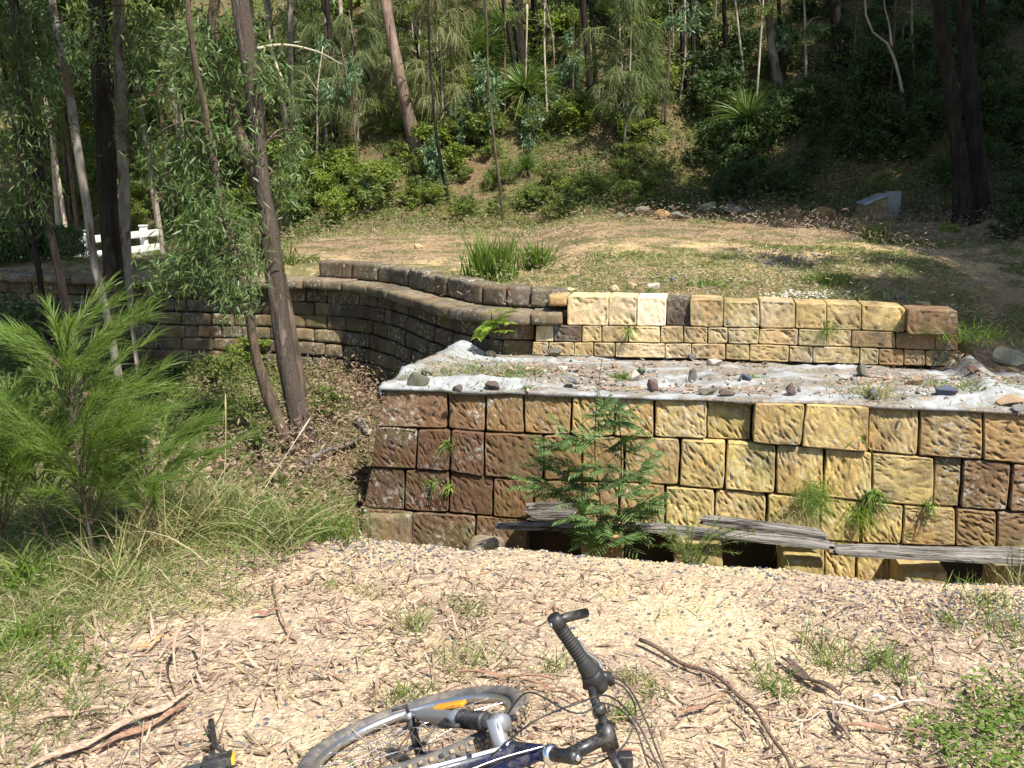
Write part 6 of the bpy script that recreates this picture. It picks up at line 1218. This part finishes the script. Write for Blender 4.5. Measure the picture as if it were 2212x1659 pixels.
# needle bush in front of the mid openings, grasses in the drain
p = at_y(1490, 1215, 6.6); nb = thing('green_needle_bush', 'bright green feathery bush in front of the drain opening', 'bush', tuple(p)); gl, gb = Geo(), Geo(); rs = RS(220)
for k in range(30):
    a = rs.uniform(0, 6.28); e = np.array([math.cos(a) * rs.uniform(.15, .5) + .05, math.sin(a) * .25, rs.uniform(.06, .34)]); c_ = curve([(0, 0, -.2), e * .5 + np.array([0, 0, .05]), e], 10); tube(gb, c_, .002, 4, False); m = 90; t = rs.uniform(.25, 1, m); P_ = np.stack([np.interp(t, np.linspace(0, 1, 10), c_[:, i]) for i in range(3)], 1); blades(gl, P_, rnd_dirs(rs, m) + norm(e) * .9, .035, .004, 0, 1, 'grass', rs)
gl.obj('foliage', M['needle'], nb); gb.obj('stems', M['bark_brown'], nb)
for i, (sx, sy, h, n, m, lab) in enumerate([(1310, 1390, .2, 30, 'grass_mix', 'thin grass in the first drain opening from the left'), (1370, 1395, .16, 20, 'grass', 'thin green grass left of the first footing stone'), (1945, 1430, .16, 24, 'grass', 'green grass at the left of the drain opening below the long plank'), (2420, 1440, .2, 40, 'grass', 'green grass in the drain opening at far right'), (2110, 1440, .2, 40, 'grass_dry', 'dry grass in front of the lit blocks between two footing stones'), (2540, 1420, .45, 60, 'grass_mix', 'long grass blades reaching in from the right edge')]):
    p = at_y(sx * S, sy * S, 6.7 if sx > 1500 else 7.0); p[2] -= .1; tuft('drain_grass', lab, 'grass', n, h, .006, M[m], 230 + i, .4, 1.3, .07, tuple(p))

# ============================================================ FOREGROUND PLANTS
def arch_sapling(name, label, bx, by, h, nb, seed, spread=.55, needles=130, L=.15):
    b = at_z(bx, by, 0.); b[2] = gz(b[0], b[1]) - .02; root = thing(name, label, 'sapling', tuple(b)); rs = RS(seed); gl, gb = Geo(), Geo(); st = curve([(0, 0, 0), (-.03, 0, h * .5), (-.06, .02, h * .97)], 16); tube(gb, st, np.linspace(.008, .0025, 16), 7)
    for k in range(nb):
        z = rs.uniform(.12, .96) ** .8; s_ = st[int(z * 15)]; a = rs.uniform(0, 6.28); ln = spread * (1.15 - .75 * z) * rs.uniform(.6, 1.15) + .08; e = s_ + np.array([math.cos(a) * ln, math.sin(a) * ln * .7, ln * rs.uniform(.45, 1.1)]); c_ = curve([s_, s_ * .45 + e * .55 + np.array([0, 0, ln * .18]), e], 10); tube(gb, c_, np.linspace(.0026, .001, 10), 5, False)
        t = rs.uniform(.22, 1, needles); P_ = np.stack([np.interp(t, np.linspace(0, 1, 10), c_[:, i]) for i in range(3)], 1); D = norm(e - s_) + rnd_dirs(rs, needles) * .42 + np.array([0, 0, .12]); blades(gl, P_, D, L * rs.uniform(.5, 1.25, needles), .0026, .32, 3, 'grass', rs)
    gl.obj('needles', M['needle'], root); gb.obj('stems', M['bark_brown'], root)
arch_sapling('sheoak_seedling', 'tall feathery light green she-oak seedling at the left edge of the sand', 205, 1225, 1.02, 62, 240, .5, 125)
arch_sapling('sheoak_seedling', 'middling feathery she-oak seedling just left of the tall one', 110, 1205, .7, 34, 243, .42, 110)
arch_sapling('sheoak_seedling', 'shorter feathery she-oak seedling cut by the left edge', 20, 1215, .62, 34, 241, .5, 170)
arch_sapling('sheoak_seedling', 'low feathery she-oak seedling right of the tall one', 350, 1185, .48, 30, 242, .42, 150)
for i, (px, py, L_, n, m, bend, W_, lab) in enumerate([(425, 1165, .62, 90, 'grass_mix', .35, .007, 'tall yellow green grass clump with bent seed stalks'), (470, 1150, .58, 80, 'grass_mix', .55, .007, 'tall arching grass clump right of the yellow green one'), (560, 1140, .42, 70, 'grass_mix', .9, .006, 'arching grass spilling over the edge of the bank'),
    (690, 1158, .32, 110, 'grass', .45, .006, 'bushy green grass clump on the lip left of the wall corner'), (745, 1160, .28, 60, 'grass', .5, .006, 'smaller green grass clump beside the wall corner'), (640, 1146, .25, 60, 'grass', .5, .006, 'low green grass clump on the lip'), (330, 1200, .5, 90, 'grass_dry', .3, .006, 'dry straw coloured grass clump beside the she-oak seedling'), (250, 1260, .42, 80, 'grass_mix', .3, .006, 'grass clump at the foot of the tall she-oak seedling'),
    (60, 1260, .35, 110, 'grass', .7, .009, 'broad leaved dark grass clump at the left edge'), (140, 1440, .10, 60, 'grass', .6, .012, 'small green tuft on the litter at lower left'), (50, 1380, .2, 90, 'grass', .6, .009, 'green grass clump at the left edge of the litter')]):
    p = at_z(px, py, 0.); p[2] = gz(p[0], p[1]) if py > 1145 else -.1; tuft('grass_clump', lab, 'grass', n, L_, W_, M[m], 250 + i, bend, 1.15, .06, tuple(p))
p = at_z(440, 1150, 0.); 
for i, (a, b, D_, lab) in enumerate([(487, 968, 4.75, 'brown seed stalk standing highest out of the tall grass'), (600, 1010, 4.8, 'thin leaning seed stalk right of the tall grass'), (590, 940, 4.9, 'pale dry stalk leaning right toward the thin gum'), (390, 1000, 4.7, 'brown seed stalk left of the highest one')]):
    e = at_y(a, b if i else 850, D_) if i != 2 else at_y(672, 900, 5.0); s_ = at_z(470 + i * 20, 1150, 0.); g = Geo(); c_ = curve([s_, (s_ + e) / 2 + np.array([.02, 0, .03]), e], 14) - s_; tube(g, c_, np.r_[np.full(11, .002), .004, .005, .002], 5); tag(g.obj('seed_stalk', M['bark_pale'] if i == 2 else M['grass_dry'], None, True, tuple(s_)), lab, 'stalk')
for i, (sx, sy, L_, n, m, lab) in enumerate([(1034, 1568, .16, 80, 'grass_mix', 'grass tuft left of the largest foreground tuft'), (1180, 1660, .17, 130, 'grass_mix', 'largest grass tuft on the litter above the front wheel'), (1180, 1530, .14, 60, 'grass_mix', 'thin upright grass behind the largest foreground tuft'), (1392, 1665, .12, 50, 'grass', 'green weed left of the handlebar grip'), (1580, 1700, .12, 60, 'grass_mix', 'grass tuft right of the handlebar grip'), (1545, 1800, .14, 50, 'grass', 'green weed among the brake cables'),
    (1020, 1738, .10, 60, 'grass', 'green weed just behind the front wheel'), (920, 1486, .07, 60, 'grass_mix', 'faint green tuft on the sand at the middle left'), (830, 1470, .1, 40, 'grass_mix', 'thin grass on the litter at the middle left'), (2210, 1672, .17, 130, 'grass', 'brightest green tuft on the litter at right'), (2048, 1620, .22, 60, 'grass_mix', 'tall thin grass on the litter at right'), (2070, 1660, .14, 50, 'grass', 'green weed in front of the tall thin grass'), (1942, 1725, .16, 70, 'grass', 'green weed above the dark bark slab'), (2375, 1560, .1, 50, 'grass', 'small tuft near the gravel at right'), (1925, 1690, .2, 20, 'grass', 'thin upright weed left of the dark bark slab'), (1640, 1735, .08, 30, 'grass', 'small weed behind the long dark branch'), (980, 1760, .1, 30, 'grass', 'weed shoots left of the wheel top'), (2470, 1520, .14, 120, 'grass', 'green weeds at the right edge near the lip'), (2520, 1590, .12, 140, 'grass', 'green weeds at the right edge above the herb patch')]):
    p = at_z(sx * S, sy * S, 0.); p[2] = gz(p[0], p[1]); tuft('grass_tuft', lab, 'grass', n, L_, .0042, M[m], 270 + i, .45, 1.0, .035 if n < 110 else .07, tuple(p))
p = at_z(1905 / 1.15732 * 1., 1850 * S, 0.)
def scat_fore(name, label, n, dens, L, W, mat, seed, kind, cat, up=.05, segs=2, bend=0., curl=0., flat=True, xr=(-3.2, 3.2), yr=(2.1, 5.2), lift=.006, dz=.3):
    rs = RS(seed); x = rs.uniform(*xr, n * 4); y = rs.uniform(*yr, n * 4); k = (rs.uniform(size=len(x)) < dens(x, y)) & (y < yE(x) - .03); x, y = x[k][:n], y[k][:n]; m = len(x)
    z = g0(x, y) + lift * rs.uniform(.3, 1.6, m); D = rnd_dirs(rs, m); D[:, 2] = D[:, 2] * dz + up; g = Geo(); blades(g, np.stack([x, y, z], 1), D, L * rs.uniform(.35, 1.3, m), W * rs.uniform(.6, 1.3, m), bend, segs, kind, rs, up=np.array([0, 0, 1.]) if flat else None, curl=curl * rs.normal(size=m) if curl else 0.)
    return tag(g.obj(name, mat), label, cat, None, 'stuff')
def wpx(x, y):                       # survey pixel of a point on the sand
    dz_ = -EYE; dep = y * cp - dz_ * sp_ ; v = dz_ * cp + y * sp_; return CX + x / dep * FOC, CY - v / dep * FOC
def bare(x, y):                      # sandy patches kept clear of litter
    a, b = wpx(x, y); n_ = fbm(x * 2.2, y * 2.2, 3, 300) * .9
    s = np.exp(-(((a - 1390) / 260) ** 2 + ((b - 1340) / 75) ** 2)) + np.exp(-(((a - 550) / 150) ** 2 + ((b - 1335) / 30) ** 2)) + np.exp(-(((a - 720) / 90) ** 2 + ((b - 1400) / 28) ** 2)) + np.exp(-(((a - 600) / 150) ** 2 + ((b - 1560) / 45) ** 2)) * .7 + np.exp(-(((a - 1650) / 500) ** 2 + ((b - (1190 + (a - 1100) * .075)) / 22) ** 2)) + np.exp(-(((a - 950) / 120) ** 2 + ((b - 1200) / 20) ** 2)) * .8
    return np.clip(1.0 - 1.6 * s - n_ * 1.6, .02, 1) * (.04 + .96 * sst(.12, .5, yE(x) - y))
scat_fore('leaf_litter', 'dry fallen gum leaves strewn thickly over the sandy ground', 8000, bare, .062, .0105, M['litter'], 310, 'leaf', 'litter', segs=3, curl=.3, dz=.08)
scat_fore('leaf_litter', 'small bark flakes and broken leaf bits on the sandy ground', 34000, lambda x, y: bare(x, y) ** .7, .024, .006, M['litter'], 311, 'leaf', 'litter', segs=1, dz=.25, lift=.008)
scat_fore('twig_litter', 'thin dry twigs and bark threads among the leaves', 3600, bare, .12, .0035, M['twig'], 312, 'rod', 'litter', segs=3, bend=0., curl=.15, dz=.12, lift=.012)
def gd_(x, y):
    a, b = wpx(x, y); return np.clip(1.5 - (a - 60) / 400 - (b - 1180) / 330 + 1.3 * fbm(x * 3, y * 3, 3, 320), .0, 1) * (a < 680) + .02 * (fbm(x * 2, y * 2, 3, 321) > .1)
scat_fore('grass', 'green and straw coloured grass creeping in from the left over the litter', 20000, gd_, .14, .0042, M['grass_mix'], 322, 'grass', 'grass', .75, 3, .35, 0, False, (-2.9, 3), (2.1, 5.0))
scat_fore('grass', 'fine green grass blades scattered in the litter at left', 9000, lambda x, y: gd_(x, y) ** 1.4, .10, .004, M['grass'], 323, 'grass', 'grass', .75, 3, .35, 0, False, (-2.9, 3), (2.1, 5.0))
def lipg(x, y): return np.clip(1 - (yE(x) - y) / .35, 0, 1) * (x < -1.2)
scat_fore('long_grass', 'long yellow green grass standing thickly behind the she-oak seedlings', 9000, lambda x, y: np.clip(1 - (yE(x) - y) / .7, 0, 1) * (x < -.95 - .0 * y), .48, .0052, M['grass_mix'], 326, 'grass', 'grass', .95, 4, .45, 0, False, (-5, -.9), (3.6, 5.4))
scat_fore('lip_grass', 'grass hanging along the lip of the bank at left', 7000, lipg, .22, .0048, M['grass_mix'], 324, 'grass', 'grass', .85, 3, .45, 0, False, (-5, -1.15), (4, 5.4))
def herb(x, y): a, b = wpx(x, y); return np.clip(1.3 - ((a - 2170) / 210) ** 2 - ((b - 1590) / 120) ** 2 + fbm(x * 6, y * 6, 3, 330) * 2, 0, 1)
scat_fore('herb_patch', 'low bright green round leaved herbs at the lower right', 3800, herb, .024, .014, M['grass'], 331, 'leaf', 'herbs', .15, 2, 0, 0, True, (.9, 3.0), (2.1, 3.8), .03)
scat_fore('herb_patch', 'fine green grass among the herbs at the lower right', 1500, herb, .08, .004, M['grass'], 332, 'grass', 'herbs', .8, 3, .3, 0, False, (.9, 3.0), (2.1, 3.8))
# gravel on the sand
def gr(x, y): a, b = wpx(x, y); return np.clip(np.exp(-(((a - 2070) / 300) ** 2 + ((b - 1318) / 34) ** 2)) + .8 * np.exp(-(((a - 800) / 110) ** 2 + ((b - 1190) / 26) ** 2)) + .05 + .3 * np.exp(-((yE(x) - y) / .25) ** 2), 0, 1)
rs = RS(340); x = rs.uniform(-2.5, 3.2, 90000); y = rs.uniform(2.1, 5, 90000); k = (rs.uniform(size=90000) < gr(x, y)) & (y < yE(x) - .01); x, y = x[k][:16000], y[k][:16000]; bv = np.array([(1, 0, 0), (-.9, .2, 0), (.1, 1, 0), (0, -.9, .1), (.1, 0, .7), (0, .1, -.5)]) * .5; bt = np.array([(0, 2, 4), (2, 1, 4), (1, 3, 4), (3, 0, 4), (2, 0, 5), (1, 2, 5), (3, 1, 5), (0, 3, 5)]); m = len(x)
sz = .013 * rs.uniform(.4, 1.6, m); th = rs.uniform(0, 6.28, m); cx_, sx_ = np.cos(th), np.sin(th); V = np.stack([bv[None, :, 0] * cx_[:, None] - bv[None, :, 1] * sx_[:, None], bv[None, :, 0] * sx_[:, None] + bv[None, :, 1] * cx_[:, None], bv[None, :, 2] + 0 * cx_[:, None]], -1) * sz[:, None, None] + np.stack([x, y, g0(x, y) + .002], 1)[:, None]
g = Geo(); g.add(V.reshape(-1, 3), None, (bt[None] + (np.arange(m) * len(bv))[:, None, None]).reshape(-1, 3)); tag(g.obj('gravel', M['gravel'], None, False), 'blue grey and tan gravel scattered on the sand and thick near the lip', 'gravel', None, 'stuff')
for k_, v_ in PR.items():
    for i, pr in enumerate(v_):
        if (k_, i) not in used:
            for ch in [c for c in bpy.data.objects if c.parent == pr]: bpy.data.objects.remove(ch)
            bpy.data.objects.remove(pr)
